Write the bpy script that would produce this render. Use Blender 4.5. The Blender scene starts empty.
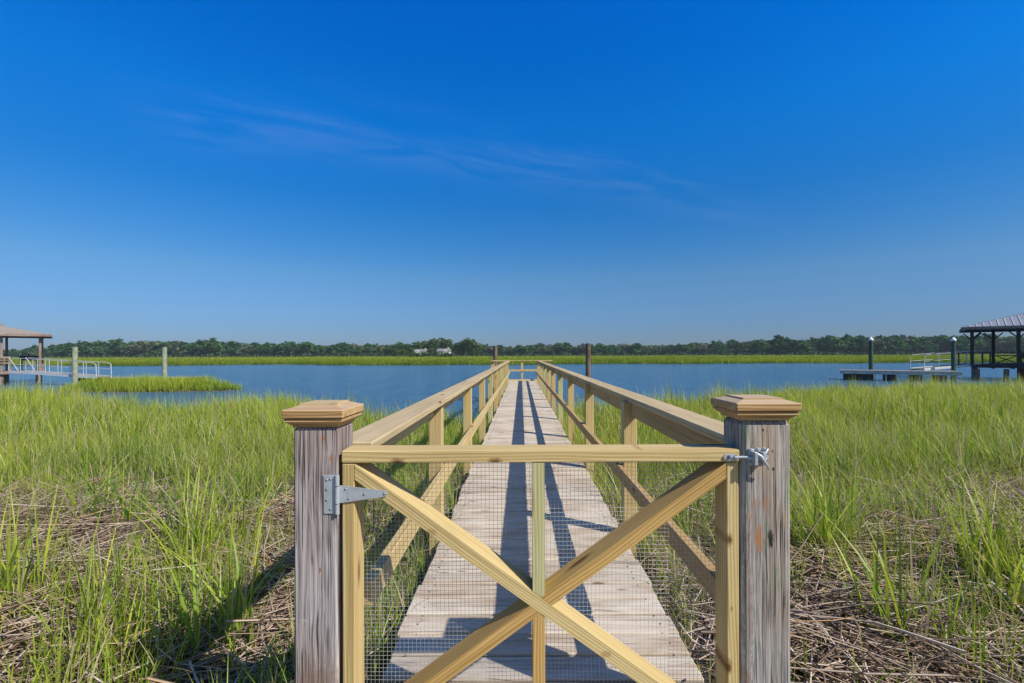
import bpy, math, random
import numpy as np
from mathutils import Vector, Matrix

random.seed(7)
rng = np.random.default_rng(11)
S = bpy.context.scene
COL = S.collection

# ------------------------------------------------------------------ camera, sky, sun, exposure
CZ = 1.226                       # lens height above the deck boards (deck top is z = 0)
F = 470.0                        # focal length in pixels of the 1024 px wide frame
cam_d = bpy.data.cameras.new('camera')
cam = bpy.data.objects.new('camera', cam_d); COL.objects.link(cam)
cam_d.sensor_width = 36.0
cam_d.lens = 36.0 * F / 1024.0
cam_d.shift_x = -9.0 / 1024.0
cam_d.shift_y = 12.8 / 1024.0
cam_d.clip_start = 0.05
cam_d.clip_end = 20000
cam.matrix_world = Matrix.Translation((0, 0, CZ)) @ Matrix.Rotation(math.radians(90), 4, 'X') @ Matrix.Rotation(math.radians(-0.2), 4, 'Z')
S.camera = cam

SDX, SDY = 0.91, -0.57           # towards the sun, per metre of height
EL = math.atan(1.0 / math.hypot(SDX, SDY))
AZ = math.atan2(SDX, SDY)        # clockwise from +Y
sun_d = bpy.data.lights.new('sun', 'SUN')
sun = bpy.data.objects.new('sun', sun_d); COL.objects.link(sun)
sun_d.energy = 4.2
sun_d.angle = math.radians(0.5)
sun_d.color = (1.0, 0.93, 0.81)
sun.rotation_euler = Vector((SDX, SDY, 1.0)).to_track_quat('Z', 'Y').to_euler()
sun.location = (30, -20, 40)

S.view_settings.view_transform = 'Standard'
S.view_settings.look = 'None'
S.view_settings.gamma = 1.0
S.view_settings.use_curve_mapping = False
S.view_settings.exposure = 0.35
S.cycles.max_bounces = 6
S.cycles.diffuse_bounces = 2
S.cycles.glossy_bounces = 2
S.cycles.transmission_bounces = 3
S.cycles.transparent_max_bounces = 6
S.cycles.use_denoising = True


class G:
    """small helper: G(tree)('ShaderNodeX', prop=..., Input=value or socket)"""
    def __init__(self, tree):
        self.t = tree
        tree.nodes.clear()
    def __call__(self, typ, _p=None, **ins):
        n = self.t.nodes.new(typ)
        for k, v in (_p or {}).items():
            setattr(n, k, v)
        for k, v in ins.items():
            key = int(k[1:]) if k[0] == 'i' and k[1:].isdigit() else k.replace('_', ' ')
            if isinstance(v, bpy.types.NodeSocket):
                self.t.links.new(v, n.inputs[key])
            else:
                n.inputs[key].default_value = v
        return n
    def math(self, op, a, b=0.0, clamp=False):
        return self('ShaderNodeMath', {'operation': op, 'use_clamp': clamp}, i0=a, i1=b).outputs[0]
    def mix(self, fac, a, b, mode='MIX'):
        n = self('ShaderNodeMix', {'data_type': 'RGBA', 'blend_type': mode})
        for i, v in ((0, fac), (6, a), (7, b)):
            if isinstance(v, bpy.types.NodeSocket):
                self.t.links.new(v, n.inputs[i])
            else:
                n.inputs[i].default_value = v if i == 0 else (tuple(v) + (1,))[:4]
        return n.outputs[2]
    def ramp(self, fac, stops, interp='LINEAR'):
        n = self('ShaderNodeValToRGB')
        n.color_ramp.interpolation = interp
        e = n.color_ramp.elements
        while len(e) < len(stops):
            e.new(0.5)
        for el, (p, c) in zip(e, stops):
            el.position = p
            el.color = (c, c, c, 1) if isinstance(c, (int, float)) else tuple(c) + (1,)
        self.t.links.new(fac, n.inputs[0])
        return n.outputs[0]
    def vscale(self, v, s):
        return self('ShaderNodeVectorMath', {'operation': 'MULTIPLY'}, i0=v, i1=s).outputs[0]
    def noise(self, v, scale=1.0, detail=3.0, rough=0.55, dist=0.0):
        return self('ShaderNodeTexNoise', None, Vector=v, Scale=scale, Detail=detail, Roughness=rough, Distortion=dist).outputs[0]
    def attr(self, name, out='Fac'):
        return self('ShaderNodeAttribute', {'attribute_name': name}).outputs[out]


world = bpy.data.worlds.new('World')
S.world = world
world.use_nodes = True
g = G(world.node_tree)
sky = g('ShaderNodeTexSky', {'sky_type': 'NISHITA', 'sun_disc': False, 'sun_elevation': EL, 'sun_rotation': AZ,
                             'air_density': 1.0, 'dust_density': 0.6, 'ozone_density': 4.0, 'altitude': 0.0})
hs = g('ShaderNodeHueSaturation', None, Saturation=1.28, Value=1.0, Color=sky.outputs[0])
tc = g('ShaderNodeTexCoord')
sx = g('ShaderNodeSeparateXYZ', None, Vector=tc.outputs['Generated'])
zc = g.math('MAXIMUM', sx.outputs[2], 0.03)
px = g.math('DIVIDE', sx.outputs[0], zc)          # position on a high cloud sheet
py = g.math('DIVIDE', sx.outputs[1], zc)
# distance from the axis of the cirrus streak and position along it
ax, ay = 0.902, 0.432
along = g.math('ADD', g.math('MULTIPLY', px, ax), g.math('MULTIPLY', py, ay))
across = g.math('ADD', g.math('MULTIPLY', px, -ay), g.math('MULTIPLY', py, ax))
cv = g('ShaderNodeCombineXYZ', None, X=g.math('MULTIPLY', along, 1.3), Y=g.math('MULTIPLY', across, 4.0), Z=0.0).outputs[0]
n1 = g.noise(cv, 1.1, 5.0, 0.55, 0.8)
dal = g.math('SUBTRACT', along, 1.4)
off = g.math('ADD', g.math('SUBTRACT', g.math('SUBTRACT', across, 2.30), g.math('MULTIPLY', g.math('MULTIPLY', dal, dal), 0.063)), g.math('MULTIPLY', g.math('SUBTRACT', n1, 0.5), 0.7))
band = g.math('POWER', 2.718, g.math('MULTIPLY', g.math('MULTIPLY', off, off), -16.0))
lim = g('ShaderNodeMapRange', {'interpolation_type': 'SMOOTHSTEP'}, Value=along)
lim.inputs[1].default_value = -0.75; lim.inputs[2].default_value = -0.3
lim2 = g('ShaderNodeMapRange', {'interpolation_type': 'SMOOTHSTEP'}, Value=along)
lim2.inputs[1].default_value = 4.4; lim2.inputs[2].default_value = 1.2
lim2.inputs[3].default_value = 0.0; lim2.inputs[4].default_value = 1.0
wisp = g.math('MULTIPLY', g.math('MULTIPLY', band, g.ramp(n1, [(0.38, 0.0), (0.75, 1.0)])), g.math('MULTIPLY', lim.outputs[0], lim2.outputs[0]))
corr = g.ramp(sx.outputs[2], [(0.0, (0.33, 0.44, 0.74)), (0.054, (0.345, 0.47, 0.745)), (0.156, (0.55, 0.685, 0.80)), (0.305, (0.19, 0.77, 1.06)),
                              (0.431, (0.05, 0.97, 1.43)), (0.53, (0.0, 0.94, 1.58)), (0.62, (0.0, 0.95, 1.75)), (0.85, (0.5, 0.95, 1.25))])
sunny = g('ShaderNodeMapRange', {'interpolation_type': 'SMOOTHSTEP'}, Value=sx.outputs[1])     # the sky on the sun's side stays pale
sunny.inputs[1].default_value = -0.25; sunny.inputs[2].default_value = 0.25
corr = g.mix(sunny.outputs[0], (0.95, 0.95, 0.95), corr)
skyc = g.mix(1.0, hs.outputs[0], corr, 'MULTIPLY')
cl = g.mix(g.math('MULTIPLY', wisp, 0.06), skyc, (7.0, 7.4, 7.4))
bg = g('ShaderNodeBackground', None, Color=cl, Strength=0.10)
out = g('ShaderNodeOutputWorld', None, Surface=bg.outputs[0])

# ------------------------------------------------------------------ materials
def new_mat(name):
    m = bpy.data.materials.new(name)
    m.use_nodes = True
    return m, G(m.node_tree)

def finish(g, shader, disp=None):
    o = g('ShaderNodeOutputMaterial', None, Surface=shader)
    return o

def principled(g, col, rough=0.8, bump=None, bstr=0.3, bdist=0.002, metal=0.0, spec=0.3):
    p = g('ShaderNodeBsdfPrincipled', None, Roughness=rough, Metallic=metal)
    p.inputs['Specular IOR Level'].default_value = spec
    if isinstance(col, bpy.types.NodeSocket):
        g.t.links.new(col, p.inputs['Base Color'])
    else:
        p.inputs['Base Color'].default_value = tuple(col) + (1,)
    if bump is not None:
        b = g('ShaderNodeBump', None, Strength=bstr, Distance=bdist, Height=bump)
        g.t.links.new(b.outputs[0], p.inputs['Normal'])
    return p.outputs[0]

def add_spots(g, c, spots, warp=(110, 110, 110), wamt=0.9):
    """knots, holes and stains that run through the timber at given places (x, z, half width, half height, colour, strength)"""
    oc = g('ShaderNodeTexCoord').outputs['Object']
    sp = g('ShaderNodeSeparateXYZ', None, Vector=oc)
    wob = g.math('MULTIPLY', g.math('SUBTRACT', g.noise(g.vscale(oc, warp), 1.0, 4.0, 0.65), 0.5), wamt)
    for (x, z, rx, rz, col, st) in spots:
        dx = g.math('DIVIDE', g.math('SUBTRACT', sp.outputs[0], x), rx)
        dz = g.math('DIVIDE', g.math('SUBTRACT', sp.outputs[2], z), rz)
        d = g.math('SQRT', g.math('ADD', g.math('MULTIPLY', dx, dx), g.math('MULTIPLY', dz, dz)))
        d = g.math('ADD', d, wob)
        c = g.mix(g.ramp(d, [(0.45, st), (0.8, st * 0.6), (1.0, 0.0)]), c, col)
    return c

def wood_mat(name, dark, mid, light, knot=(0.16, 0.07, 0.025), tint=0.25, knots=0.13, spots=(), bleach=0.0):
    m, g = new_mat(name)
    gc = g.attr('gc', 'Vector')
    rnd = g.attr('rnd')
    warp = g.noise(g.vscale(gc, (1.1, 6, 6)), 1.0, 2.0)
    comb = g('ShaderNodeSeparateXYZ', None, Vector=gc)
    # knots first: they bend the grain
    vor = g('ShaderNodeTexVoronoi', None, Vector=g.vscale(gc, (2.7, 10, 10)), Scale=1.0, Randomness=1.0)
    kd = vor.outputs['Distance']
    yy = g.math('ADD', g.math('MULTIPLY', comb.outputs[1], 1.0), g.math('MULTIPLY', comb.outputs[2], 0.8))
    ph = g.math('ADD', g.math('MULTIPLY', yy, 640.0), g.math('MULTIPLY', warp, 34.0))
    ph = g.math('ADD', ph, g.math('DIVIDE', 0.6, g.math('ADD', kd, 0.12)))
    rings = g.math('MULTIPLY_ADD', g.math('SINE', ph), 0.5)
    g.t.nodes[-1].inputs[2].default_value = 0.5
    fine = g.noise(g.vscale(gc, (3, 160, 160)), 1.0, 3.0)
    broad = g.noise(g.vscale(gc, (0.9, 9, 9)), 1.0, 3.0)
    f = g.math('ADD', g.math('MULTIPLY', rings, 0.26), g.math('ADD', g.math('MULTIPLY', fine, 0.40), g.math('MULTIPLY', broad, 0.42)))
    c = g.ramp(f, [(0.28, dark), (0.5, mid), (0.74, light)])
    streak = g.ramp(g.noise(g.vscale(gc, (0.8, 70, 70)), 1.0, 3.0, 0.6), [(0.54, 0.0), (0.66, 0.75)])
    c = g.mix(streak, c, dark)
    blot = g.ramp(g.noise(g.vscale(gc, (3.5, 9, 9)), 1.0, 4.0, 0.6), [(0.52, 0.0), (0.72, 0.45)])
    c = g.mix(blot, c, tuple(x * 0.72 for x in mid))
    c = g.mix(tint, c, g.ramp(rnd, [(0.0, (0.43, 0.38, 0.17)), (0.35, (0.53, 0.41, 0.19)), (0.7, (0.50, 0.34, 0.13)), (1.0, (0.56, 0.47, 0.27))]))
    kn = g.ramp(kd, [(knots * 0.55, 1.0), (knots, 0.35), (knots * 1.5, 0.0)])
    c = g.mix(kn, c, knot)
    c = add_spots(g, c, spots)
    if bleach:                                  # tops bleached by rain and sun
        nz = g('ShaderNodeSeparateXYZ', None, Vector=g('ShaderNodeNewGeometry').outputs['Normal']).outputs[2]
        c = g.mix(g.math('MULTIPLY', g.ramp(nz, [(0.5, 0.0), (0.9, bleach)]), g.ramp(broad, [(0.3, 0.6), (0.6, 1.0)])), c, (0.52, 0.44, 0.34))
    finish(g, principled(g, c, 0.78, f, 0.6, 0.002))
    return m

M = {}
def X_(p): return (p - 521) * 0.003011      # along the gate's front, from its place in the frame
def Z_(p): return CZ - (p - 354.6) * 0.003011
KN, KN2 = (0.10, 0.045, 0.018), (0.26, 0.13, 0.045)
def gs(p, q, rx, rz, col=KN, st=0.9):       # a spot in the gate's own frame
    return (X_(p) - 0.0575, Z_(q), rx * 0.003, rz * 0.003, col, st)
def ws(p, q, rx, rz, col, st=0.9):
    return (X_(p), Z_(q), rx * 0.003, rz * 0.003, col, st)
M['pine'] = wood_mat('fresh_pine', (0.30, 0.185, 0.06), (0.53, 0.385, 0.16), (0.68, 0.545, 0.29))
M['pine_gate'] = wood_mat('gate_pine', (0.30, 0.185, 0.06), (0.53, 0.385, 0.16), (0.68, 0.545, 0.29),
                          spots=[gs(397, 462.4, 9, 5.5, KN2, 0.85), gs(397, 463, 5, 3.0), gs(495, 462.4, 9, 5.5, KN2, 0.85), gs(495, 463, 5.5, 3.2), gs(640, 449, 7, 2.0, KN2, 0.8),
                                 gs(729, 541, 4, 8, KN2, 0.8), gs(729, 541, 2.2, 4), gs(728, 668, 4, 10, KN2, 0.8), gs(728, 669, 2.4, 5),
                                 gs(357, 621, 2.6, 7, KN2, 0.7), gs(357, 621, 1.3, 3.6), gs(731, 610, 1.8, 4, KN2, 0.6), gs(430, 533, 7, 5, KN2, 0.5), gs(605, 655, 7, 4, KN2, 0.5)])
M['pine_orange'] = wood_mat('orange_pine', (0.30, 0.16, 0.04), (0.49, 0.30, 0.095), (0.60, 0.41, 0.16), tint=0.06)
M['pine_tan'] = wood_mat('tan_pine', (0.29, 0.205, 0.10), (0.47, 0.355, 0.195), (0.58, 0.46, 0.28), tint=0.12)
M['pine_shaded'] = wood_mat('shaded_pine', (0.27, 0.155, 0.05), (0.42, 0.27, 0.11), (0.52, 0.36, 0.18), tint=0.1)  # pine with the warm shade of the right rails put into its colour
M['pine_green'] = wood_mat('green_pine', (0.30, 0.29, 0.12), (0.45, 0.43, 0.21), (0.54, 0.52, 0.30), tint=0.08)
M['cedar'] = wood_mat('cap_cedar', (0.22, 0.105, 0.035), (0.44, 0.265, 0.11), (0.58, 0.42, 0.24), tint=0.05, knots=0.05, bleach=0.45)

def weathered(name, dark, mid, light, stain, moss=0.0, spots=()):
    m, g = new_mat(name)
    gc = g.attr('gc', 'Vector')
    warp = g.noise(g.vscale(gc, (2.5, 14, 14)), 1.0, 2.0)
    w3 = g('ShaderNodeVectorMath', {'operation': 'ADD'}, i0=g.vscale(gc, (1.3, 120, 120)),
           i1=g('ShaderNodeCombineXYZ', None, X=0.0, Y=g.math('MULTIPLY', warp, 5.0), Z=g.math('MULTIPLY', warp, 5.0)).outputs[0]).outputs[0]
    fine = g.noise(w3, 1.0, 5.0, 0.6)
    hair = g.noise(g.vscale(gc, (4, 300, 300)), 1.0, 2.0)
    broad = g.noise(g.vscale(gc, (1.3, 5, 5)), 1.0, 3.0)
    f = g.math('ADD', g.math('MULTIPLY', fine, 0.7), g.math('MULTIPLY', hair, 0.3))
    c = g.ramp(f, [(0.36, dark), (0.46, mid), (0.60, light)])
    c = g.mix(g.ramp(broad, [(0.42, 0.0), (0.66, 0.85)]), c, stain, 'MULTIPLY')
    crack = g.ramp(g.noise(g.vscale(gc, (0.45, 38, 38)), 1.0, 2.5, 0.5, 0.3), [(0.478, 0.0), (0.5, 1.0), (0.522, 0.0)])
    crack2 = g.ramp(g.noise(g.vscale(gc, (1.1, 120, 120)), 1.0, 2.0, 0.5, 0.2), [(0.46, 0.0), (0.5, 0.8), (0.54, 0.0)])
    cm = g.math('MULTIPLY', crack, g.ramp(g.noise(gc, 2.5, 2.0), [(0.40, 0.0), (0.5, 0.9)]))
    cm = g.math('MAXIMUM', cm, g.math('MULTIPLY', crack2, g.ramp(g.noise(g.vscale(gc, (4, 12, 12)), 1.0, 2.0), [(0.45, 0.0), (0.6, 0.8)])))
    c = g.mix(cm, c, (0.022, 0.018, 0.016))
    kn = g.ramp(g('ShaderNodeTexVoronoi', None, Vector=g.vscale(gc, (3.5, 12, 12)), Scale=1.0).outputs['Distance'], [(0.05, 0.85), (0.1, 0.0)])
    c = g.mix(kn, c, (0.13, 0.045, 0.018))
    if moss:
        rs = g.math('MULTIPLY', g.ramp(g.noise(g.vscale(gc, (4.2, 13, 13)), 1.0, 3.0), [(0.62, 0.0), (0.69, 0.8)]), g.ramp(fine, [(0.35, 0.4), (0.6, 1.0)]))
        c = g.mix(rs, c, (0.36, 0.17, 0.06))
        ms = g.math('MULTIPLY', g.ramp(g.noise(g.vscale(gc, (5, 16, 16)), 1.0, 4.0), [(0.56, 0.0), (0.68, 1.0)]), moss)
        c = g.mix(ms, c, (0.16, 0.22, 0.13))
    c = add_spots(g, c, spots, (260, 260, 45), 2.6)
    h = g.math('SUBTRACT', f, g.math('MULTIPLY', cm, 0.8))
    finish(g, principled(g, c, 0.9, h, 0.8, 0.004, spec=0.15))
    return m

M['old_post'] = weathered('weathered_post', (0.07, 0.055, 0.055), (0.29, 0.255, 0.26), (0.54, 0.50, 0.50), (0.80, 0.68, 0.60),
                          spots=[ws(323, 438, 1.6, 3.4, (0.33, 0.13, 0.05)), ws(331.5, 457, 2.2, 5, (0.36, 0.15, 0.06)), ws(320, 569, 1.5, 3, (0.30, 0.13, 0.06)), ws(304, 619, 4, 1.2, (0.5, 0.47, 0.45), 0.7), ws(316, 690, 26, 36, (0.20, 0.12, 0.075), 0.55)])
M['old_post_grey'] = weathered('lichened_post', (0.08, 0.07, 0.07), (0.32, 0.305, 0.30), (0.57, 0.55, 0.54), (0.75, 0.62, 0.50), 0.6,
                               spots=[ws(763, 452, 15, 32, (0.40, 0.30, 0.20), 0.5), ws(757, 539, 4.2, 15, (0.42, 0.17, 0.045), 0.85), ws(769, 540, 3.2, 10, (0.02, 0.02, 0.016), 0.95),
                                      ws(772, 470, 1.5, 2, (0.02, 0.015, 0.01)), ws(762, 431, 1.2, 1.6, (0.03, 0.02, 0.015)), ws(771, 452, 1.2, 1.8, (0.05, 0.025, 0.015)), ws(746.5, 620, 5, 110, (0.16, 0.10, 0.065), 0.6), ws(783, 517, 2.2, 12, (0.40, 0.28, 0.15), 0.6)])
M['old_pile'] = weathered('old_piling', (0.05, 0.035, 0.025), (0.15, 0.11, 0.085), (0.30, 0.24, 0.20), (0.7, 0.5, 0.4))
M['grey_wood'] = weathered('grey_wood', (0.12, 0.11, 0.10), (0.27, 0.25, 0.23), (0.42, 0.40, 0.37), (0.7, 0.6, 0.5))
M['sunlit_wood'] = weathered('sunlit_wood', (0.30, 0.28, 0.25), (0.50, 0.47, 0.43), (0.68, 0.64, 0.58), (0.8, 0.7, 0.6))  # pale because sunlight on the float's skirt is put into the colour
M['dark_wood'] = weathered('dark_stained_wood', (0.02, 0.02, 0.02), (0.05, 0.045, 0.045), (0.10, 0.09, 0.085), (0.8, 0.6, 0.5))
M['brown_wood'] = weathered('brown_stained_wood', (0.10, 0.075, 0.06), (0.26, 0.20, 0.165), (0.40, 0.32, 0.27), (0.8, 0.6, 0.5))

def deck_mat():
    m, g = new_mat('weathered_deck')
    gc = g.attr('gc', 'Vector')
    rnd = g.attr('rnd')
    warp = g.noise(g.vscale(gc, (1.6, 8, 8)), 1.0, 2.0)
    w3 = g('ShaderNodeVectorMath', {'operation': 'ADD'}, i0=g.vscale(gc, (1.6, 60, 60)),
           i1=g('ShaderNodeCombineXYZ', None, X=0.0, Y=g.math('MULTIPLY', warp, 5.0), Z=0.0).outputs[0]).outputs[0]
    fine = g.noise(w3, 1.0, 4.0, 0.6)
    broad = g.noise(g.vscale(gc, (2.2, 7, 7)), 1.0, 4.0, 0.6)
    c = g.ramp(fine, [(0.28, (0.26, 0.20, 0.145)), (0.45, (0.53, 0.455, 0.36)), (0.7, (0.70, 0.625, 0.515))])
    c = g.mix(0.42, c, g.ramp(rnd, [(0, (0.42, 0.36, 0.30)), (0.4, (0.63, 0.55, 0.46)), (0.75, (0.58, 0.48, 0.38)), (1, (0.72, 0.66, 0.57))]))
    c = g.mix(g.ramp(broad, [(0.46, 0.0), (0.66, 0.75)]), c, (0.36, 0.26, 0.17))
    dirt = g.ramp(g.noise(g.vscale(gc, (0.9, 26, 26)), 1.0, 4.0, 0.65), [(0.55, 0.0), (0.70, 0.7)])
    c = g.mix(dirt, c, (0.20, 0.15, 0.12))
    kn = g.ramp(g('ShaderNodeTexVoronoi', None, Vector=g.vscale(gc, (3.0, 9, 9)), Scale=1.0).outputs['Distance'], [(0.06, 0.9), (0.13, 0.0)])
    c = g.mix(kn, c, (0.16, 0.09, 0.05))
    crack = g.ramp(g.noise(g.vscale(gc, (0.7, 30, 30)), 1.0, 2.0), [(0.488, 0.0), (0.5, 0.8), (0.512, 0.0)])
    crack = g.math('MULTIPLY', crack, g.ramp(g.noise(g.vscale(gc, (2, 5, 5)), 1.0, 2.0), [(0.5, 0.0), (0.6, 1.0)]))
    c = g.mix(crack, c, (0.06, 0.045, 0.04))
    finish(g, principled(g, c, 0.85, g.math('SUBTRACT', fine, crack), 0.6, 0.003, spec=0.15))
    return m
M['deck'] = deck_mat()

def plain(name, col, rough=0.6, metal=0.0, var=0.25, scale=8.0, spec=0.4, bump=0.1):
    m, g = new_mat(name)
    tc = g('ShaderNodeTexCoord').outputs['Object']
    n = g.noise(tc, scale, 4.0)
    lo = tuple(x * (1 - var) for x in col); hi = tuple(min(1, x * (1 + var)) for x in col)
    c = g.ramp(n, [(0.3, lo), (0.7, hi)])
    finish(g, principled(g, c, rough, n, bump, 0.002, metal, spec))
    return m

M['zinc'] = plain('zinc_plated_steel', (0.46, 0.50, 0.55), 0.42, 0.35, 0.12, 60)
M['screw'] = plain('screw_steel', (0.22, 0.23, 0.25), 0.4, 0.8, 0.2, 60)
M['wire'] = plain('galvanised_wire', (0.48, 0.48, 0.49), 0.5, 0.4, 0.25, 40)
M['white_metal'] = plain('white_aluminium', (0.52, 0.54, 0.57), 0.45, 0.0, 0.08, 4)
M['pale_pile'] = plain('pale_green_piling', (0.27, 0.285, 0.19), 0.85, 0.0, 0.3, 5)
M['green_pile'] = plain('dark_green_piling', (0.035, 0.075, 0.055), 0.7, 0.0, 0.4, 5)
M['white_cap'] = plain('white_plastic', (0.75, 0.76, 0.78), 0.5, 0.0, 0.08, 4)
M['float'] = plain('black_float', (0.02, 0.02, 0.022), 0.6, 0.0, 0.3, 3)
M['shingle'] = plain('brown_shingle', (0.29, 0.245, 0.20), 0.9, 0.0, 0.3, 6)
M['house_wall'] = plain('white_clapboard', (0.56, 0.56, 0.56), 0.7, 0.0, 0.08, 2)
M['house_roof'] = plain('grey_roof', (0.20, 0.19, 0.19), 0.9, 0.0, 0.25, 2)
M['glass'] = plain('dark_glass', (0.03, 0.04, 0.05), 0.15, 0.0, 0.2, 2)
M['trunk'] = plain('bark', (0.12, 0.09, 0.07), 0.9, 0.0, 0.35, 3)
M['cooler'] = plain('dark_green_canvas', (0.02, 0.035, 0.03), 0.8, 0.0, 0.3, 3)

def metal_roof():
    m, g = new_mat('standing_seam_metal')
    tc = g('ShaderNodeTexCoord').outputs['Object']
    n = g.noise(tc, 1.5, 4.0)
    c = g.ramp(n, [(0.3, (0.24, 0.25, 0.26)), (0.7, (0.34, 0.35, 0.36))])
    finish(g, principled(g, c, 0.5, n, 0.05, 0.002, 0.2))
    return m
M['metal_roof'] = metal_roof()

def grass_mat(name, stops, base, tipc, dead=(0.34, 0.26, 0.15), deadf=0.90, trans=0.42):
    m, g = new_mat(name)
    t = g.attr('t'); r = g.attr('rnd')
    c = g.ramp(r, stops)
    geo = g('ShaderNodeNewGeometry').outputs['Position']
    pn = g.noise(geo, 0.35, 3.0)
    c = g.mix(g.ramp(pn, [(0.35, 0.0), (0.7, 0.55)]), c, tipc)
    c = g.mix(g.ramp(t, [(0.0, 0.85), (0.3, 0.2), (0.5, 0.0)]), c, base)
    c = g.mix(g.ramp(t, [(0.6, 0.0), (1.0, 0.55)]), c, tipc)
    c = g.mix(g.ramp(r, [(deadf, 0.0), (min(0.999, deadf + 0.02), 0.9)]), c, dead)
    d = g('ShaderNodeBsdfDiffuse', None, Color=c)
    tr = g('ShaderNodeBsdfTranslucent', None, Color=c)
    gl = g('ShaderNodeBsdfGlossy', None, Roughness=0.45)
    gl.inputs[0].default_value = (0.8, 0.85, 0.8, 1)
    mx = g('ShaderNodeMixShader', None, Fac=trans, i1=d.outputs[0], i2=tr.outputs[0])
    mx2 = g('ShaderNodeMixShader', None, Fac=0.025, i1=mx.outputs[0], i2=gl.outputs[0])
    finish(g, mx2.outputs[0])
    return m
M['grass'] = grass_mat('cordgrass', [(0.0, (0.045, 0.15, 0.028)), (0.18, (0.09, 0.23, 0.025)), (0.38, (0.20, 0.37, 0.028)), (0.6, (0.34, 0.46, 0.034)), (0.85, (0.52, 0.54, 0.055))],
                       (0.21, 0.21, 0.07), (0.56, 0.58, 0.06), dead=(0.52, 0.42, 0.27))
M['far_grass'] = grass_mat('far_cordgrass', [(0.0, (0.07, 0.15, 0.010)), (0.25, (0.15, 0.23, 0.010)), (0.5, (0.24, 0.32, 0.012)), (0.85, (0.38, 0.41, 0.018))],
                           (0.05, 0.085, 0.012), (0.33, 0.36, 0.014), deadf=0.97)

def reed_mat():
    m, g = new_mat('dead_reed')
    r = g.attr('rnd')
    c = g.ramp(r, [(0.0, (0.10, 0.065, 0.045)), (0.25, (0.28, 0.20, 0.14)), (0.55, (0.46, 0.35, 0.26)), (0.8, (0.60, 0.50, 0.42)), (1.0, (0.44, 0.27, 0.13))])
    finish(g, principled(g, c, 0.75, spec=0.2))
    return m
M['reed'] = reed_mat()

def leaf_mat(name, stops):
    m, g = new_mat(name)
    r = g.attr('rnd')
    oi = g('ShaderNodeObjectInfo').outputs['Random']
    c = g.ramp(r, stops)
    c = g.mix(0.35, c, g.ramp(oi, [(0.0, (0.016, 0.055, 0.024)), (0.5, (0.040, 0.095, 0.030)), (1.0, (0.09, 0.14, 0.035))]))
    d = g('ShaderNodeBsdfDiffuse', None, Color=c)
    tr = g('ShaderNodeBsdfTranslucent', None, Color=c)
    mx = g('ShaderNodeMixShader', None, Fac=0.2, i1=d.outputs[0], i2=tr.outputs[0])
    finish(g, mx.outputs[0])
    return m
M['leaf'] = leaf_mat('far_leaves', [(0.0, (0.015, 0.045, 0.016)), (0.5, (0.050, 0.130, 0.038)), (1.0, (0.13, 0.25, 0.065))])
M['leaf_near'] = leaf_mat('oak_leaves', [(0.0, (0.035, 0.075, 0.015)), (0.5, (0.085, 0.15, 0.028)), (1.0, (0.16, 0.22, 0.045))])
M['leaf_pale'] = leaf_mat('pale_leaves', [(0.0, (0.09, 0.10, 0.06)), (0.5, (0.15, 0.16, 0.10)), (1.0, (0.20, 0.20, 0.14))])

def ground_mat():
    m, g = new_mat('marsh_mud')
    pos = g('ShaderNodeNewGeometry').outputs['Position']
    sep = g('ShaderNodeSeparateXYZ', None, Vector=pos)
    n = g.noise(pos, 3.0, 6.0, 0.65)
    n2 = g.noise(pos, 26.0, 4.0, 0.6)
    mud = g.ramp(g.math('ADD', g.math('MULTIPLY', n, 0.5), g.math('MULTIPLY', n2, 0.5)), [(0.3, (0.045, 0.034, 0.028)), (0.55, (0.13, 0.10, 0.082)), (0.75, (0.25, 0.20, 0.165))])
    far = g('ShaderNodeMapRange', None, Value=sep.outputs[1])
    far.inputs[1].default_value = 60.0; far.inputs[2].default_value = 90.0
    nf = g.noise(g.vscale(pos, (0.02, 0.05, 0.05)), 1.0, 4.0)
    green = g.ramp(nf, [(0.3, (0.12, 0.17, 0.012)), (0.7, (0.23, 0.27, 0.015))])
    c = g.mix(far.outputs[0], mud, green)
    finish(g, principled(g, c, 0.9, n2, 0.6, 0.02, spec=0.2))
    return m
M['ground'] = ground_mat()

def water_mat():
    m, g = new_mat('river_water')
    pos = g('ShaderNodeNewGeometry').outputs['Position']
    n1 = g.noise(g.vscale(pos, (0.45, 1.5, 1)), 1.0, 5.0, 0.68)
    n2 = g.noise(g.vscale(pos, (3.0, 6.0, 1)), 1.0, 3.0, 0.6)
    n3 = g.noise(g.vscale(pos, (0.75, 0.26, 1)), 1.0, 5.0, 0.7)
    h = g.math('ADD', g.math('MULTIPLY', n1, 0.7), g.math('MULTIPLY', n2, 0.3))
    st = g('ShaderNodeMapRange', None, Value=n3)
    st.inputs[1].default_value = 0.35; st.inputs[2].default_value = 0.65
    st.inputs[3].default_value = 0.22; st.inputs[4].default_value = 1.0
    p = g('ShaderNodeBsdfPrincipled', None, Roughness=0.12, IOR=1.33)
    p.inputs['Base Color'].default_value = (0.045, 0.135, 0.245, 1)
    b = g('ShaderNodeBump', None, Strength=st.outputs[0], Distance=0.42, Height=h)
    g.t.links.new(b.outputs[0], p.inputs['Normal'])
    finish(g, p.outputs[0])
    return m
M['water'] = water_mat()

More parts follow.
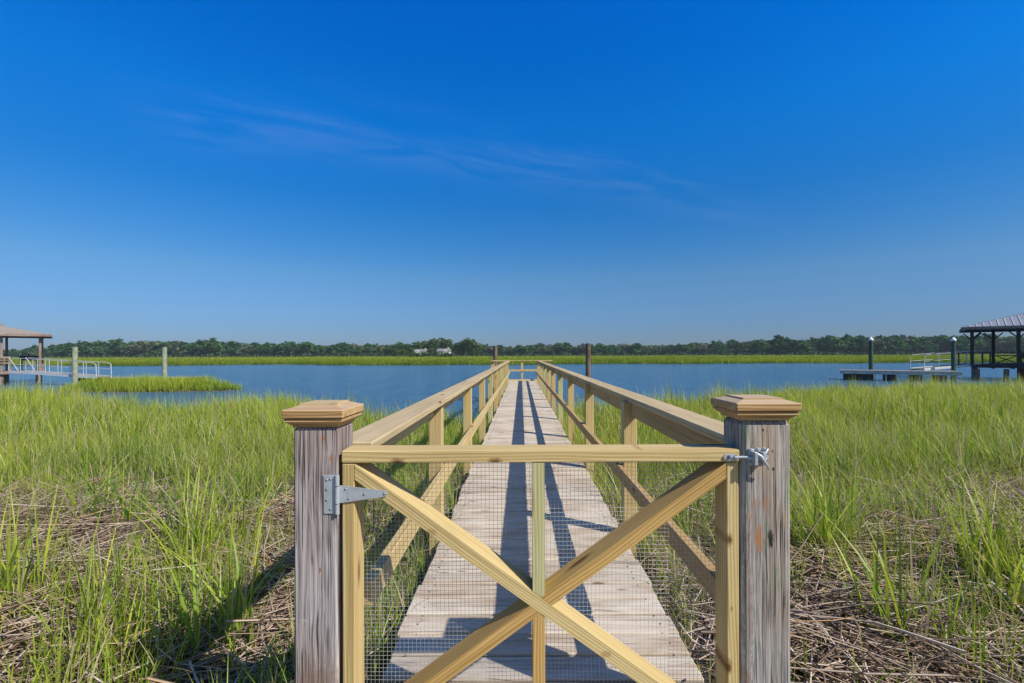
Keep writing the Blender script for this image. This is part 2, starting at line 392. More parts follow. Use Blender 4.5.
# ------------------------------------------------------------------ mesh helpers
class MB:
    """collects boards, tubes and prisms and links them as one mesh"""
    def __init__(self):
        self.v = []; self.f = []; self.gc = []; self.r = []; self.sm = []; self.mi = []; self.cur = 0
    def _add(self, vs, fs, gcs, rnd, smooth=False):
        o = len(self.v)
        self.v += [tuple(x) for x in vs]
        self.gc += gcs
        self.r += [rnd] * len(vs)
        for f in fs:
            self.f.append([o + i for i in f]); self.sm.append(smooth); self.mi.append(self.cur)
    def board(self, p0, p1, w, t, up=(0, 0, 1), ch=0.003, rnd=None):
        """box from p0 to p1, w wide across and t thick along `up`, edges chamfered"""
        p0 = Vector(p0); p1 = Vector(p1)
        L = p1 - p0; ln = L.length; X = L.normalized()
        Y = Vector(up).cross(X).normalized(); Z = X.cross(Y).normalized()
        rnd = random.random() if rnd is None else rnd
        ro = (random.random() * 40, random.random() * 40, random.random() * 40)
        ch = min(ch, w * 0.3, t * 0.3)
        hx, hy, hz = ln / 2, w / 2, t / 2
        c = (p0 + p1) / 2
        vs = []; idx = {}
        for sx_ in (-1, 1):
            for sy_ in (-1, 1):
                for sz_ in (-1, 1):
                    for a in range(3):
                        d = [hx, hy, hz]
                        for b in range(3):
                            if b != a: d[b] -= ch
                        idx[(sx_, sy_, sz_, a)] = len(vs)
                        vs.append((sx_ * d[0], sy_ * d[1], sz_ * d[2]))
        fs = []
        for a in range(3):
            b, c2 = (a + 1) % 3, (a + 2) % 3
            for s in (-1, 1):
                q = []
                for (u, v) in ((-1, -1), (1, -1), (1, 1), (-1, 1)):
                    k = [0, 0, 0]; k[a] = s; k[b] = u; k[c2] = v
                    q.append(idx[(k[0], k[1], k[2], a)])
                fs.append(q if s > 0 else q[::-1])
        for a in range(3):                      # edges along axis a
            b, c2 = (a + 1) % 3, (a + 2) % 3
            for u in (-1, 1):
                for v in (-1, 1):
                    k0 = [0, 0, 0]; k0[a] = -1; k0[b] = u; k0[c2] = v
                    k1 = list(k0); k1[a] = 1
                    q = [idx[(*k0, b)], idx[(*k1, b)], idx[(*k1, c2)], idx[(*k0, c2)]]
                    fs.append(q if u * v < 0 else q[::-1])
        for sx_ in (-1, 1):
            for sy_ in (-1, 1):
                for sz_ in (-1, 1):
                    q = [idx[(sx_, sy_, sz_, a)] for a in range(3)]
                    fs.append(q if sx_ * sy_ * sz_ > 0 else q[::-1])
        W = [c + X * a + Y * b + Z * d for a, b, d in vs]
        gcs = [(a + ro[0], b + ro[1], d + ro[2]) for a, b, d in vs]
        self._add(W, fs, gcs, rnd)
    def box(self, x0, x1, y0, y1, z0, z1, ch=0.003, axis=0, rnd=None):
        cx, cy, cz = (x0 + x1) / 2, (y0 + y1) / 2, (z0 + z1) / 2
        if axis == 0: self.board((x0, cy, cz), (x1, cy, cz), y1 - y0, z1 - z0, ch=ch, rnd=rnd)
        elif axis == 1: self.board((cx, y0, cz), (cx, y1, cz), x1 - x0, z1 - z0, ch=ch, rnd=rnd)
        else: self.board((cx, cy, z0), (cx, cy, z1), x1 - x0, y1 - y0, up=(0, 1, 0), ch=ch, rnd=rnd)
    def tube(self, pts, r, n=8, r1=None, smooth=True, rnd=None, caps=True):
        pts = [Vector(p) for p in pts]
        r1 = r if r1 is None else r1
        rnd = random.random() if rnd is None else rnd
        ro = random.random() * 40
        vs = []; gcs = []; fs = []
        s = 0.0
        for i, p in enumerate(pts):
            if i: s += (p - pts[i - 1]).length
            d = (pts[min(i + 1, len(pts) - 1)] - pts[max(i - 1, 0)]).normalized()
            a = Vector((0, 0, 1)) if abs(d.z) < 0.9 else Vector((1, 0, 0))
            u = d.cross(a).normalized(); v = d.cross(u).normalized()
            rr = r + (r1 - r) * i / max(1, len(pts) - 1)
            for k in range(n):
                an = 2 * math.pi * k / n
                vs.append(p + u * (rr * math.cos(an)) + v * (rr * math.sin(an)))
                gcs.append((s + ro, rr * math.cos(an) + ro, rr * math.sin(an)))
        for i in range(len(pts) - 1):
            for k in range(n):
                k2 = (k + 1) % n
                fs.append([i * n + k, i * n + k2, (i + 1) * n + k2, (i + 1) * n + k])
        self._add(vs, fs, gcs, rnd, smooth)
        if caps:
            m_ = len(pts) - 1
            self._add(vs[:n], [list(range(n))], gcs[:n], rnd)
            self._add(vs[m_ * n:], [list(range(n))[::-1]], gcs[m_ * n:], rnd)
    def prism(self, outline, a0, a1, place, rnd=None):
        """outline (list of 2-D points, counter-clockwise) extruded from a0 to a1; place(u, v, a) -> point"""
        n = len(outline); rnd = random.random() if rnd is None else rnd
        vs = [place(u, v, a0) for u, v in outline] + [place(u, v, a1) for u, v in outline]
        gcs = [(u, v, a0) for u, v in outline] + [(u, v, a1) for u, v in outline]
        fs = [list(range(n))[::-1], list(range(n, 2 * n))]
        for i in range(n):
            j = (i + 1) % n
            fs.append([i, j, n + j, n + i])
        self._add(vs, fs, gcs, rnd)
    def frustum(self, x0, x1, y0, y1, z0, ix, z1, rnd=0.5, iy=None):
        """lower rectangle at z0, upper rectangle inset by ix at z1"""
        iy = ix if iy is None else iy
        lo = [(x0, y0, z0), (x1, y0, z0), (x1, y1, z0), (x0, y1, z0)]
        hi = [(x0 + ix, y0 + iy, z1), (x1 - ix, y0 + iy, z1), (x1 - ix, y1 - iy, z1), (x0 + ix, y1 - iy, z1)]
        vs = lo + hi
        fs = [[3, 2, 1, 0], [4, 5, 6, 7]] + [[i, (i + 1) % 4, 4 + (i + 1) % 4, 4 + i] for i in range(4)]
        ro = random.random() * 30
        self._add(vs, fs, [(x + ro, y + ro, z) for x, y, z in vs], rnd)
    def build(self, name, mat, parent=None):
        me = bpy.data.meshes.new(name)
        me.from_pydata(self.v, [], self.f)
        a = me.attributes.new('gc', 'FLOAT_VECTOR', 'POINT')
        a.data.foreach_set('vector', np.array(self.gc, dtype=np.float32).ravel())
        b = me.attributes.new('rnd', 'FLOAT', 'POINT')
        b.data.foreach_set('value', np.array(self.r, dtype=np.float32))
        me.polygons.foreach_set('use_smooth', np.array(self.sm, dtype=bool))
        for m in (mat if isinstance(mat, (list, tuple)) else [mat]):
            me.materials.append(M[m])
        me.polygons.foreach_set('material_index', np.array(self.mi, dtype=np.int32))
        me.update()
        o = bpy.data.objects.new(name, me)
        COL.objects.link(o)
        if parent is not None: o.parent = parent
        return o

def tag(o, label=None, cat=None, group=None, kind=None):
    if label: o['label'] = label
    if cat: o['category'] = cat
    if group: o['group'] = group
    if kind: o['kind'] = kind
    return o

def empty(name, loc=(0, 0, 0), rz=0.0):
    o = bpy.data.objects.new(name, None)
    COL.objects.link(o)
    o.location = loc; o.rotation_euler = (0, 0, rz)
    o.empty_display_size = 0.2
    return o

def copy_tree(o, parent=None):
    c = o.copy(); COL.objects.link(c)
    if parent is not None: c.parent = parent
    for ch in list(o.children):
        copy_tree(ch, c)
    return c

def np_mesh(name, co, loop_vi, loop_start, attrs, mat, smooth=False):
    me = bpy.data.meshes.new(name)
    me.vertices.add(len(co)); me.vertices.foreach_set('co', co.astype(np.float32).ravel())
    me.loops.add(len(loop_vi)); me.loops.foreach_set('vertex_index', loop_vi.astype(np.int32))
    me.polygons.add(len(loop_start)); me.polygons.foreach_set('loop_start', loop_start.astype(np.int32))
    if smooth: me.polygons.foreach_set('use_smooth', np.ones(len(loop_start), dtype=bool))
    for k, v in attrs.items():
        a = me.attributes.new(k, 'FLOAT', 'POINT')
        a.data.foreach_set('value', v.astype(np.float32))
    me.materials.append(M[mat])
    me.update(calc_edges=True)
    o = bpy.data.objects.new(name, me); COL.objects.link(o)
    return o

_perm = np.random.default_rng(3).random((256, 256))
def vnoise(x, y):
    xi = np.floor(x).astype(int); yi = np.floor(y).astype(int)
    fx = x - xi; fy = y - yi
    fx = fx * fx * (3 - 2 * fx); fy = fy * fy * (3 - 2 * fy)
    a = _perm[xi & 255, yi & 255]; b = _perm[(xi + 1) & 255, yi & 255]
    c = _perm[xi & 255, (yi + 1) & 255]; d = _perm[(xi + 1) & 255, (yi + 1) & 255]
    return (a * (1 - fx) + b * fx) * (1 - fy) + (c * (1 - fx) + d * fx) * fy
def fnoise(x, y):
    return (vnoise(x, y) + 0.5 * vnoise(x * 2.1 + 9, y * 2.1 + 4) + 0.25 * vnoise(x * 4.3 + 31, y * 4.3 + 17)) / 1.75

# ------------------------------------------------------------------ terrain and water
WZ = -0.97
_SU = [-1.6, -1.1, -0.95, -0.86, -0.75, -0.62, -0.5, -0.38, -0.3, -0.1, 0.1, 0.25, 0.4, 0.55, 0.75, 1.1, 1.6]
_SD = [21.0, 20.0, 18.0, 15.2, 14.4, 15.6, 17.0, 14.6, 13.2, 13.6, 14.2, 15.0, 16.0, 19.0, 21.0, 21.5, 22.0]
def shore(x, y):
    u = x / np.maximum(np.abs(y), 4.0)
    return np.interp(u, _SU, _SD) + (fnoise(x * 0.6 + 50, y * 0.15 + 7) - 0.5) * 1.8
def far_shore(x):
    return 101.0 + (fnoise(x * 0.035 + 20, x * 0 + 3) - 0.5) * 26.0 + (fnoise(x * 0.2 + 70, x * 0 + 9) - 0.5) * 5.0 - np.clip(x, -200, 200) * 0.03
def island(x, y):
    e = ((x + 23.2) / 5.6) ** 2 + ((y - 29.6 - 0.05 * (x + 22)) / 1.5) ** 2
    return e + (fnoise(x * 0.9, y * 0.9) - 0.5) * 0.6
def ground_z(x, y):
    sh = shore(x, y)
    f = np.clip((y - 2.5) / (sh - 2.5), 0, 1)
    near = -0.20 - 0.77 * f ** 1.25 + (fnoise(x * 1.3, y * 1.3) - 0.5) * 0.10
    near = np.where(y > sh, WZ - 0.10 * np.minimum(y - sh, 9.0), near)
    fs = far_shore(x)
    far = WZ + np.clip((y - fs) * 0.05, -0.9, 0.35) + np.clip((y - fs - 20) * 0.0006, 0, 0.3)
    z = np.where(y > 60, np.maximum(far, -1.9), near)
    isl = island(x, y)
    z = np.where((isl < 1.4) & (y > 24) & (y < 36), np.maximum(z, WZ + 0.14 * (1.0 - isl)), z)
    return z

xs = np.concatenate([-np.geomspace(400, 2600, 8)[::-1], np.arange(-380, -150, 20), np.arange(-150, -34, 4), np.arange(-34, -9, 0.8), np.arange(-9, 9, 0.3),
                     np.arange(9, 34, 0.8), np.arange(34, 150, 4), np.arange(150, 381, 20), np.geomspace(400, 2600, 8)])
ys = np.concatenate([[-200, -60, -25, -12, -6], np.arange(-3, 9, 0.25), np.arange(9, 26, 0.5), np.arange(26, 34, 0.5), np.arange(34, 82, 8), np.arange(82, 126, 1.5),
                     np.arange(128, 420, 20), np.geomspace(430, 2600, 8)])
XX, YY = np.meshgrid(xs, ys)
ZZ = ground_z(XX, YY)
co = np.stack([XX, YY, ZZ], -1).reshape(-1, 3)
nx, ny = len(xs), len(ys)
ii = (np.arange(ny - 1)[:, None] * nx + np.arange(nx - 1)[None, :]).ravel()
q = np.stack([ii, ii + 1, ii + nx + 1, ii + nx], -1)
ground = np_mesh('ground', co, q.ravel(), np.arange(len(q)) * 4, {}, 'ground', True)
tag(ground, kind='structure', label='dark marsh mud running from the dock to the far shore')

wx = np.array([-2500, 2500, 2500, -2500.0]); wy = np.array([9.0, 9.0, 150.0, 150.0])
water = np_mesh('water', np.stack([wx, wy, np.full(4, WZ)], -1), np.arange(4), np.array([0]), {}, 'water')
tag(water, kind='structure', label='wind rippled blue river between the two marshes')

# ------------------------------------------------------------------ boardwalk
DL, DR = -0.540, 0.688           # deck edges
DEND = 21.3
boardwalk = tag(empty('boardwalk'), 'long narrow wooden dock with pale worn boards and fresh yellow handrails', 'dock')
mb = MB()
y = -1.2
while y < DEND:
    w = 0.1388
    j0, j1 = random.uniform(-0.014, 0.008), random.uniform(-0.008, 0.014)
    dz = random.uniform(-0.003, 0.002); tilt = random.uniform(-0.018, 0.018)
    mb.board((DL + j0, y + w / 2, -0.019 + dz), (DR + j1, y + w / 2 + random.uniform(-.003, .003), -0.019 + dz), w, 0.038, up=(0, tilt, 1), ch=0.006)
    y += 0.1455 + random.choice((-0.001, 0.001, 0.002, 0.005, 0.008))
deck = mb.build('deck', 'deck', boardwalk)
mb = MB()                        # nail heads, two pairs and a middle one on every board
yn = -1.2
while yn < DEND - 0.2:
    for x in (-0.47, 0.077, 0.62):
        for o_ in (0.035, 0.105):
            xx, y2 = x + random.uniform(-.012, .012), yn + o_ + random.uniform(-.008, .008)
            if random.random() < 0.85: mb.tube([(xx, y2, -0.004), (xx, y2, 0.0028)], 0.0042, 6, smooth=False)
    yn += 0.1465
nails = mb.build('nail', 'screw', deck)
nails['kind'] = 'stuff'
for x in (-0.47, 0.077, 0.62):
    mb = MB(); mb.box(x - 0.019, x + 0.019, -1.2, DEND, -0.235, -0.042, axis=1)
    mb.build('stringer', 'grey_wood', boardwalk)
for k in range(11):
    yy = 0.6 + 1.88 * k * 1.0
    for x in (-0.46, 0.61):
        mb = MB(); mb.tube([(x, yy + 0.95, -2.8), (x, yy + 0.95, -0.24)], 0.09, 10)
        mb.build('piling', 'old_pile', boardwalk)

Z_CAP = 0.936
def railing(side):
    s = -1 if side < 0 else 1
    if s < 0:
        cap = (-0.635, -0.495); post = (-0.626, -0.537); mid = (-0.5335, -0.4955); sub = (-0.629, -0.588)
    else:
        cap = (0.716, 0.856); post = (0.691, 0.780); mid = (0.6495, 0.6875); sub = (0.740, 0.783)
    mb = MB()
    segs = [1.56, 5.2, 10.8, 16.4, 21.25] if s < 0 else [1.56, 4.1, 8.95, 14.6, 21.25]
    for a, b in zip(segs[:-1], segs[1:]):
        mb.box(cap[0], cap[1], a + 0.0015, b - 0.0015, Z_CAP - 0.031, Z_CAP + random.uniform(-.001, .001), axis=1, ch=0.004)
    rail = mb.build('handrail', 'pine_tan', boardwalk)
    mb = MB()
    for a, b in zip(segs[:-1], segs[1:]):
        mb.box(sub[0], sub[1], a + 0.01, b - 0.002, 0.806, Z_CAP - 0.034, axis=1)
    mb.build('support_rail', 'pine' if s < 0 else 'pine_shaded', rail)
    mb = MB()
    for a, b in zip(segs[:-1], segs[1:]):
        mb.box(mid[0], mid[1], a + 0.012, b - 0.002, 0.386 + random.uniform(-.003, .003), 0.472, axis=1)
    mb.build('mid_rail', 'pine' if s < 0 else 'pine_shaded', rail)
    for k in range(10):
        f = 3.17 + 1.88 * k
        mb = MB(); mb.box(post[0], post[1], f, f + 0.089, -0.36, Z_CAP - 0.033, axis=2, ch=0.004)
        mb.build('post', 'pine_green' if random.random() < 0.35 else 'pine', rail)
    return rail
railing(-1)
railing(1)

# T-shaped platform at the end
mb = MB()
y = DEND + 0.004
while y < 23.0:
    mb.board((-1.30, y + 0.07, -0.019), (1.38, y + 0.07, -0.019), 0.1405, 0.038)
    y += 0.1455
plat = mb.build('platform', 'pine', boardwalk)
plat['label'] = 'newer yellow boards of the end platform'
for yy in (DEND + 0.02, 23.0):
    mb = MB(); mb.box(-1.30, 1.38, yy, yy + 0.04, -0.25, -0.042); mb.build('rim_joist', 'pine', plat)
for x in (-1.2, 1.28):
    for yy in (21.5, 22.8):
        mb = MB(); mb.tube([(x, yy, -3.0), (x, yy, -0.26)], 0.10, 10); mb.build('piling', 'old_pile', plat)
mb = MB()
mb.box(-1.36, 1.44, 22.90, 23.04, Z_CAP - 0.031, Z_CAP)                 # far side
mb.box(-1.36, -0.64, DEND - 0.01, DEND + 0.13, Z_CAP - 0.031, Z_CAP + 0.002)
mb.box(0.86, 1.44, DEND - 0.01, DEND + 0.13, Z_CAP - 0.031, Z_CAP + 0.002)
mb.box(-1.36, -1.22, DEND + 0.132, 22.898, Z_CAP - 0.031, Z_CAP, axis=1)
mb.box(1.30, 1.44, DEND + 0.132, 22.898, Z_CAP - 0.031, Z_CAP, axis=1)
prail = mb.build('platform_handrail', 'pine', boardwalk)
for bx in ((-1.24, 1.32, 22.915, 22.953), (-1.30, -0.66, DEND + 0.03, DEND + 0.068), (0.80, 1.38, DEND + 0.03, DEND + 0.068)):
    mb = MB(); mb.box(*bx, 0.40, 0.488); mb.build('mid_rail', 'pine', prail)
for x, yy in ((-1.33, 22.955), (0.05, 22.955), (1.32, 22.955), (-1.33, DEND + 0.07), (1.32, DEND + 0.07)):
    mb = MB(); mb.box(x - 0.0445, x + 0.0445, yy, yy + 0.089, -0.24, Z_CAP - 0.033, axis=2)
    mb.build('post', 'pine', prail)

# ------------------------------------------------------------------ gate posts
def gate_post(x0, x1, y0, y1, ztop, mat, cap_x, cap_y, zb, zs, zt, zp, label, ch):
    mb = MB()
    mb.box(x0, x1, y0, y1, -1.0, ztop - 0.002, axis=2, ch=ch)
    p = mb.build('gate_post', mat)
    tag(p, label, 'gate post', 'gate posts')
    mb = MB()
    cx0, cx1 = cap_x; cy0, cy1 = cap_y
    # mouldings from the post upward: fillet, cove, fillet, slab, bevel, raised plate
    e = 0.024
    h = zs - zb
    mb.frustum(cx0 + e, cx1 - e, cy0 + e, cy1 - e, zb, 0.0, zb + h * 0.22)
    mb.frustum(cx0 + e - 0.002, cx1 - e + 0.002, cy0 + e - 0.002, cy1 - e + 0.002, zb + h * 0.24, -0.014, zb + h * 0.62)
    mb.frustum(cx0 + 0.006, cx1 - 0.006, cy0 + 0.006, cy1 - 0.006, zb + h * 0.64, 0.0, zb + h * 0.93)
    mb.box(cx0, cx1, cy0, cy1, zs, zt, ch=0.0035)
    mb.frustum(cx0 + 0.004, cx1 - 0.004, cy0 + 0.004, cy1 - 0.004, zt - 0.001, 0.034, zt + (zp - zt) * 0.72)
    c = mb.build('post_cap', 'cedar', p)
    mb = MB()
    mb.box(cx0 + 0.036, cx1 - 0.036, cy0 + 0.036, cy1 - 0.036, zt + 0.002, zp, ch=0.002)
    mb.build('cap_plate', 'pine_tan' if x0 < 0 else 'cedar', c)
    return p
post_l = gate_post(-0.6845, -0.5535, 1.41, 1.55, CZ - 0.2175, 'old_post', (-0.710, -0.526), (1.388, 1.574),
                   CZ - 0.2175, CZ - 0.188, CZ - 0.1624, CZ - 0.147,
                   'weathered mauve grey gate post carrying the hinge, with a moulded square cap', 0.006)
post_r = gate_post(0.6605, 0.812, 1.41, 1.545, CZ - 0.201, 'old_post_grey', (0.635, 0.829), (1.386, 1.578),
                   CZ - 0.201, CZ - 0.172, CZ - 0.1468, CZ - 0.1345,
                   'weathered grey gate post carrying the latch, cracked and stained, with a moulded cap', 0.013)

# ------------------------------------------------------------------ gate
GX0, GX1, GY = -0.5425, 0.6575, 1.4155
GB = GY + 0.089
gate = tag(empty('gate', ((GX0 + GX1) / 2, GY + 0.045, 0.0)), 'closed wooden gate with crossed braces and wire mesh between the two capped posts', 'gate')
GO = Vector(gate.location)
def gpart(mb, name, mat, parent=None):
    mb.v = [tuple(Vector(v) - GO) for v in mb.v]
    return mb.build(name, mat, parent or gate)
mb = MB(); mb.box(GX0, GX1, GY, GB, 0.8995, 0.9370, rnd=0.5); gpart(mb, 'top_rail', 'pine_gate')
mb = MB(); mb.box(GX0 + 0.0395, GX1 - 0.0395, GY, GB, 0.040, 0.078); gpart(mb, 'bottom_rail', 'pine_gate')
mb = MB(); mb.box(GX0 + 0.001, GX0 + 0.0385, GY + 0.001, GB, 0.04, 0.8975, axis=2, rnd=0.3); gpart(mb, 'stile', 'pine_gate')
mb = MB(); mb.box(GX1 - 0.0395, GX1 - 0.002, GY + 0.001, GB, 0.04, 0.8975, axis=2, rnd=0.3); gpart(mb, 'stile', 'pine_gate')
A = Vector((GX0 + 0.040, 0, 0.873)); B = Vector((GX1 - 0.041, 0, 0.064))
C_ = Vector((GX1 - 0.041, 0, 0.873)); D = Vector((GX0 + 0.040, 0, 0.064))

def brace(p, q_, clip0, clip1, name, mat):
    """brace from p to q with vertical ends against the stiles (clip: cut along x) or cut along another brace"""
    d = (q_ - p).normalized(); n = Vector((-d.z, 0, d.x)) * 0.019
    def cut(pt, side):
        return pt
    out2 = []
    for (pt, cl, sg) in ((p, clip0, 1), (q_, clip1, -1)):
        for s in (1, -1):
            e = pt + n * s
            if cl == 'stile':
                t = (pt.x - e.x) / d.x
                e = e + d * t
            elif cl is not None:            # (point, direction) line to cut on
                o, dd = cl
                # e + d*t on line o + dd*k
                det = d.x * (-dd.z) + dd.x * d.z
                rx, rz = o.x - e.x, o.z - e.z
                t = (rx * (-dd.z) + dd.x * rz) / det
                e = e + d * t
            out2.append((e.x, e.z))
    o2 = [out2[0], out2[1], out2[3], out2[2]]
    mb = MB()
    Lx = d
    rnd = random.random(); ro = random.random() * 30
    vs = [(x, GY + 0.0005, z) for x, z in o2] + [(x, GB - 0.001, z) for x, z in o2]
    # orientation
    area = sum(o2[i][0] * o2[(i + 1) % 4][1] - o2[(i + 1) % 4][0] * o2[i][1] for i in range(4))
    fs = [[0, 1, 2, 3], [7, 6, 5, 4]] + [[(i + 1) % 4, i, 4 + i, 4 + (i + 1) % 4] for i in range(4)]
    if area < 0: fs = [f[::-1] for f in fs]
    gcs = [(Vector(v).dot(Vector((d.x, 0, d.z))) + ro, Vector((v[0], 0, v[2])).dot(n.normalized()) + ro, v[1] + ro) for v in vs]
    mb._add(vs, fs, gcs, rnd)
    return gpart(mb, name, mat)
d1 = (B - A).normalized(); n1 = Vector((-d1.z, 0, d1.x))
if n1.z < 0: n1 = -n1
ctr = (A + B) / 2
brace(A, B, 'stile', 'stile', 'diagonal_brace', 'pine_gate')
brace(C_, ctr, 'stile', (ctr + n1 * 0.0200, d1), 'diagonal_brace', 'pine_orange')
brace(D, ctr, 'stile', (ctr - n1 * 0.0200, d1), 'diagonal_brace', 'pine_orange')
# centre upright: two pieces stopping on the braces, set 3 mm back
cxm = 0.0515
d2 = (ctr - C_).normalized()
def upright(x, top, z_end_l, z_end_r, up, mat):
    mb = MB()
    o2 = [(x - 0.0185, z_end_l), (x + 0.0185, z_end_r), (x + 0.0185, top), (x - 0.0185, top)]
    if not up: o2 = o2[::-1]
    ro = random.random() * 30
    vs = [(a, GY + 0.0022, b) for a, b in o2] + [(a, GB - 0.0015, b) for a, b in o2]
    fs = [[0, 1, 2, 3], [7, 6, 5, 4]] + [[(i + 1) % 4, i, 4 + i, 4 + (i + 1) % 4] for i in range(4)]
    mb._add(vs, fs, [(v[2] + ro, v[0] + ro, v[1]) for v in vs], 0.2)
    gpart(mb, 'centre_upright', mat)
def zon(x, o, d):
    return o.z + (x - o.x) / d.x * d.z
lo_o = ctr + n1 * 0.0205
upright(cxm, 0.8985, zon(cxm - 0.0185, lo_o, d1) , zon(cxm + 0.0185, lo_o, d1), True, 'pine_green')
lo_o = ctr - n1 * 0.0205
upright(cxm, 0.079, zon(cxm - 0.0185, lo_o, d1), zon(cxm + 0.0185, lo_o, d1), False, 'pine_orange')

# half-inch welded wire mesh stapled to the back of the gate
mb = MB()
pitch = 0.0131
zx0, zx1, zz0, zz1 = GX0 + 0.006, GX1 - 0.006, 0.05, 0.927
def bow(x, z):
    return GB + 0.0025 + 0.0035 * math.sin(x * 9 + z * 3) ** 2 + 0.002 * math.sin(z * 23 + x * 5) ** 2
x = zx0; k = 0
while x < zx1:
    pts = [(x + 0.0012 * math.sin(z * 11 + x * 7), bow(x, z), z) for z in np.linspace(zz0, zz1, 9)]
    mb.tube(pts, 0.00052, 4, smooth=False, caps=False); x += pitch
z = zz0
while z < zz1:
    pts = [(x, bow(x, z) + 0.0009, z + 0.0012 * math.sin(x * 13 + z * 5)) for x in np.linspace(zx0, zx1, 15)]
    mb.tube(pts, 0.00052, 4, smooth=False, caps=False); z += pitch
gpart(mb, 'wire_mesh', 'wire')

# strap hinge
yF = 1.41
mb = MB()
mb.box(X_(324.2), X_(336), yF - 0.0036, yF - 0.0006, Z_(512.5), Z_(474), ch=0.001)
for za, zb in ((474, 484.4), (485.2, 502), (502.8, 512.5)):
    mb.tube([(X_(338), yF - 0.0055, Z_(za)), (X_(338), yF - 0.0055, Z_(zb))], 0.0068, 14)
leafpts = [(X_(339), Z_(502.5)), (X_(384), Z_(496.2)), (X_(386.6), Z_(495.0)), (X_(387.4), Z_(493.2)), (X_(386.6), Z_(491.3)), (X_(384), Z_(490.2)), (X_(339), Z_(484.8))]
mb.prism(leafpts, GY - 0.0042, GY - 0.0008, lambda u, v, a: (u, a, v))
hinge = gpart(mb, 'hinge', 'zinc')
for (sx_, sy_, ff) in ((327.5, 479, yF), (331, 478.2, yF), (327.2, 488.5, yF), (327.2, 499, yF), (331, 508, yF), (345.5, 488.6, GY), (348.5, 498, GY), (364, 493.6, GY), (384.3, 493.3, GY)):
    mb = MB()
    yb = ff - 0.0045 if ff == GY else ff - 0.0038
    mb.tube([(X_(sx_), yb, Z_(sy_)), (X_(sx_), yb - 0.0012, Z_(sy_)), (X_(sx_), yb - 0.002, Z_(sy_))], 0.0036, 10, r1=0.002)
    gpart(mb, 'screw', 'screw', hinge)

# gravity latch: bar on the gate, fork on the post
mb = MB()
o2 = []
for k in range(7):
    a = math.pi / 2 + math.pi * k / 6
    o2.append((X_(726) + 0.0095 * math.cos(a), Z_(458.2) + 0.0095 * math.sin(a)))
o2 += [(X_(736), Z_(461.2)), (X_(736), Z_(455.0))]
mb.prism(o2, GY - 0.005, GY - 0.001, lambda u, v, a: (u, a, v))
mb.tube([(X_(733), GY - 0.010, Z_(457.8)), (X_(742), GY - 0.012, Z_(457.4)), (X_(752), GY - 0.020, Z_(458.2)), (X_(759.5), GY - 0.024, Z_(458.6))], 0.0042, 10)
mb.tube([(X_(759), GY - 0.024, Z_(458.6)), (X_(761.5), GY - 0.024, Z_(458.7))], 0.0062, 10)
bar = gpart(mb, 'latch_bar', 'zinc')
for sx_ in (728, 735):
    mb = MB(); mb.tube([(X_(sx_), GY - 0.005, Z_(457.8)), (X_(sx_), GY - 0.010, Z_(457.8)), (X_(sx_), GY - 0.012, Z_(457.8))], 0.0062, 12, r1=0.003)
    gpart(mb, 'bolt', 'screw', bar)
mb = MB()
mb.box(X_(746.5), X_(763), yF - 0.0040, yF - 0.0005, Z_(465), Z_(449.5), ch=0.001)
mb.box(X_(749.0), X_(752.0), yF - 0.030, yF - 0.004, Z_(464), Z_(451.5), ch=0.001)       # cheek plates of the fork
mb.box(X_(757.0), X_(760.0), yF - 0.030, yF - 0.004, Z_(464), Z_(451.5), ch=0.001)
mb.tube([(X_(750), yF - 0.022, Z_(452)), (X_(755), yF - 0.030, Z_(455)), (X_(758), yF - 0.031, Z_(460)), (X_(762), yF - 0.027, Z_(464.5)), (X_(763.5), yF - 0.022, Z_(468.5))], 0.0048, 10, r1=0.003)
mb.tube([(X_(757), yF - 0.026, Z_(458)), (X_(761), yF - 0.020, Z_(452)), (X_(764), yF - 0.014, Z_(449))], 0.0040, 10)
catch = mb.build('latch_catch', 'zinc', post_r)
for sx_, sy_ in ((748.5, 450.5), (755.5, 449.8), (761.8, 449.5), (748.5, 463.8), (764.5, 457.5)):
    mb = MB(); mb.tube([(X_(sx_), yF - 0.004, Z_(sy_)), (X_(sx_), yF - 0.009, Z_(sy_)), (X_(sx_), yF - 0.012, Z_(sy_))], 0.0058, 12, r1=0.003)
    mb.build('bolt', 'zinc', catch)

# ------------------------------------------------------------------ pilings by the dock
def pile(x, y, r, top, mat, label, group=None, bottom=-3.2, cap=None, lean=0.0):
    mb = MB()
    mb.tube([(0, 0, bottom), (lean * 0.5, 0, (top + bottom) / 2), (lean, 0, top)], r * 1.06, 12, r1=r * 0.94)
    o = mb.build('piling', mat)
    o.location = (x, y, 0)
    tag(o, label, 'piling', group)
    if cap:
        mb = MB()
        mb.tube([(lean, 0, top + 0.002), (lean, 0, top + 0.10)], r * 1.12, 14)
        mb.tube([(lean, 0, top + 0.10), (lean, 0, top + 0.30)], r * 1.10, 14, r1=0.02)
        mb.build('piling_cap', cap, o)
    return o
pile(-1.27, 23.35, 0.115, 1.63, 'old_pile', 'dark brown piling at the left corner of the end platform', 'dark pilings by the dock')
pile(3.33, 23.5, 0.13, 1.74, 'old_pile', 'tall dark piling standing in the river right of the dock', 'dark pilings by the dock', lean=0.03)

# ------------------------------------------------------------------ right boathouse, float and gangway
def P(px_, d, z=0.0):
    return Vector(((px_ - 521) * d / F, d, z))
bh = tag(empty('boathouse', P(973, 38), math.radians(-42)), 'dark open boathouse on stilts with a grey metal hip roof at right edge', 'boathouse')
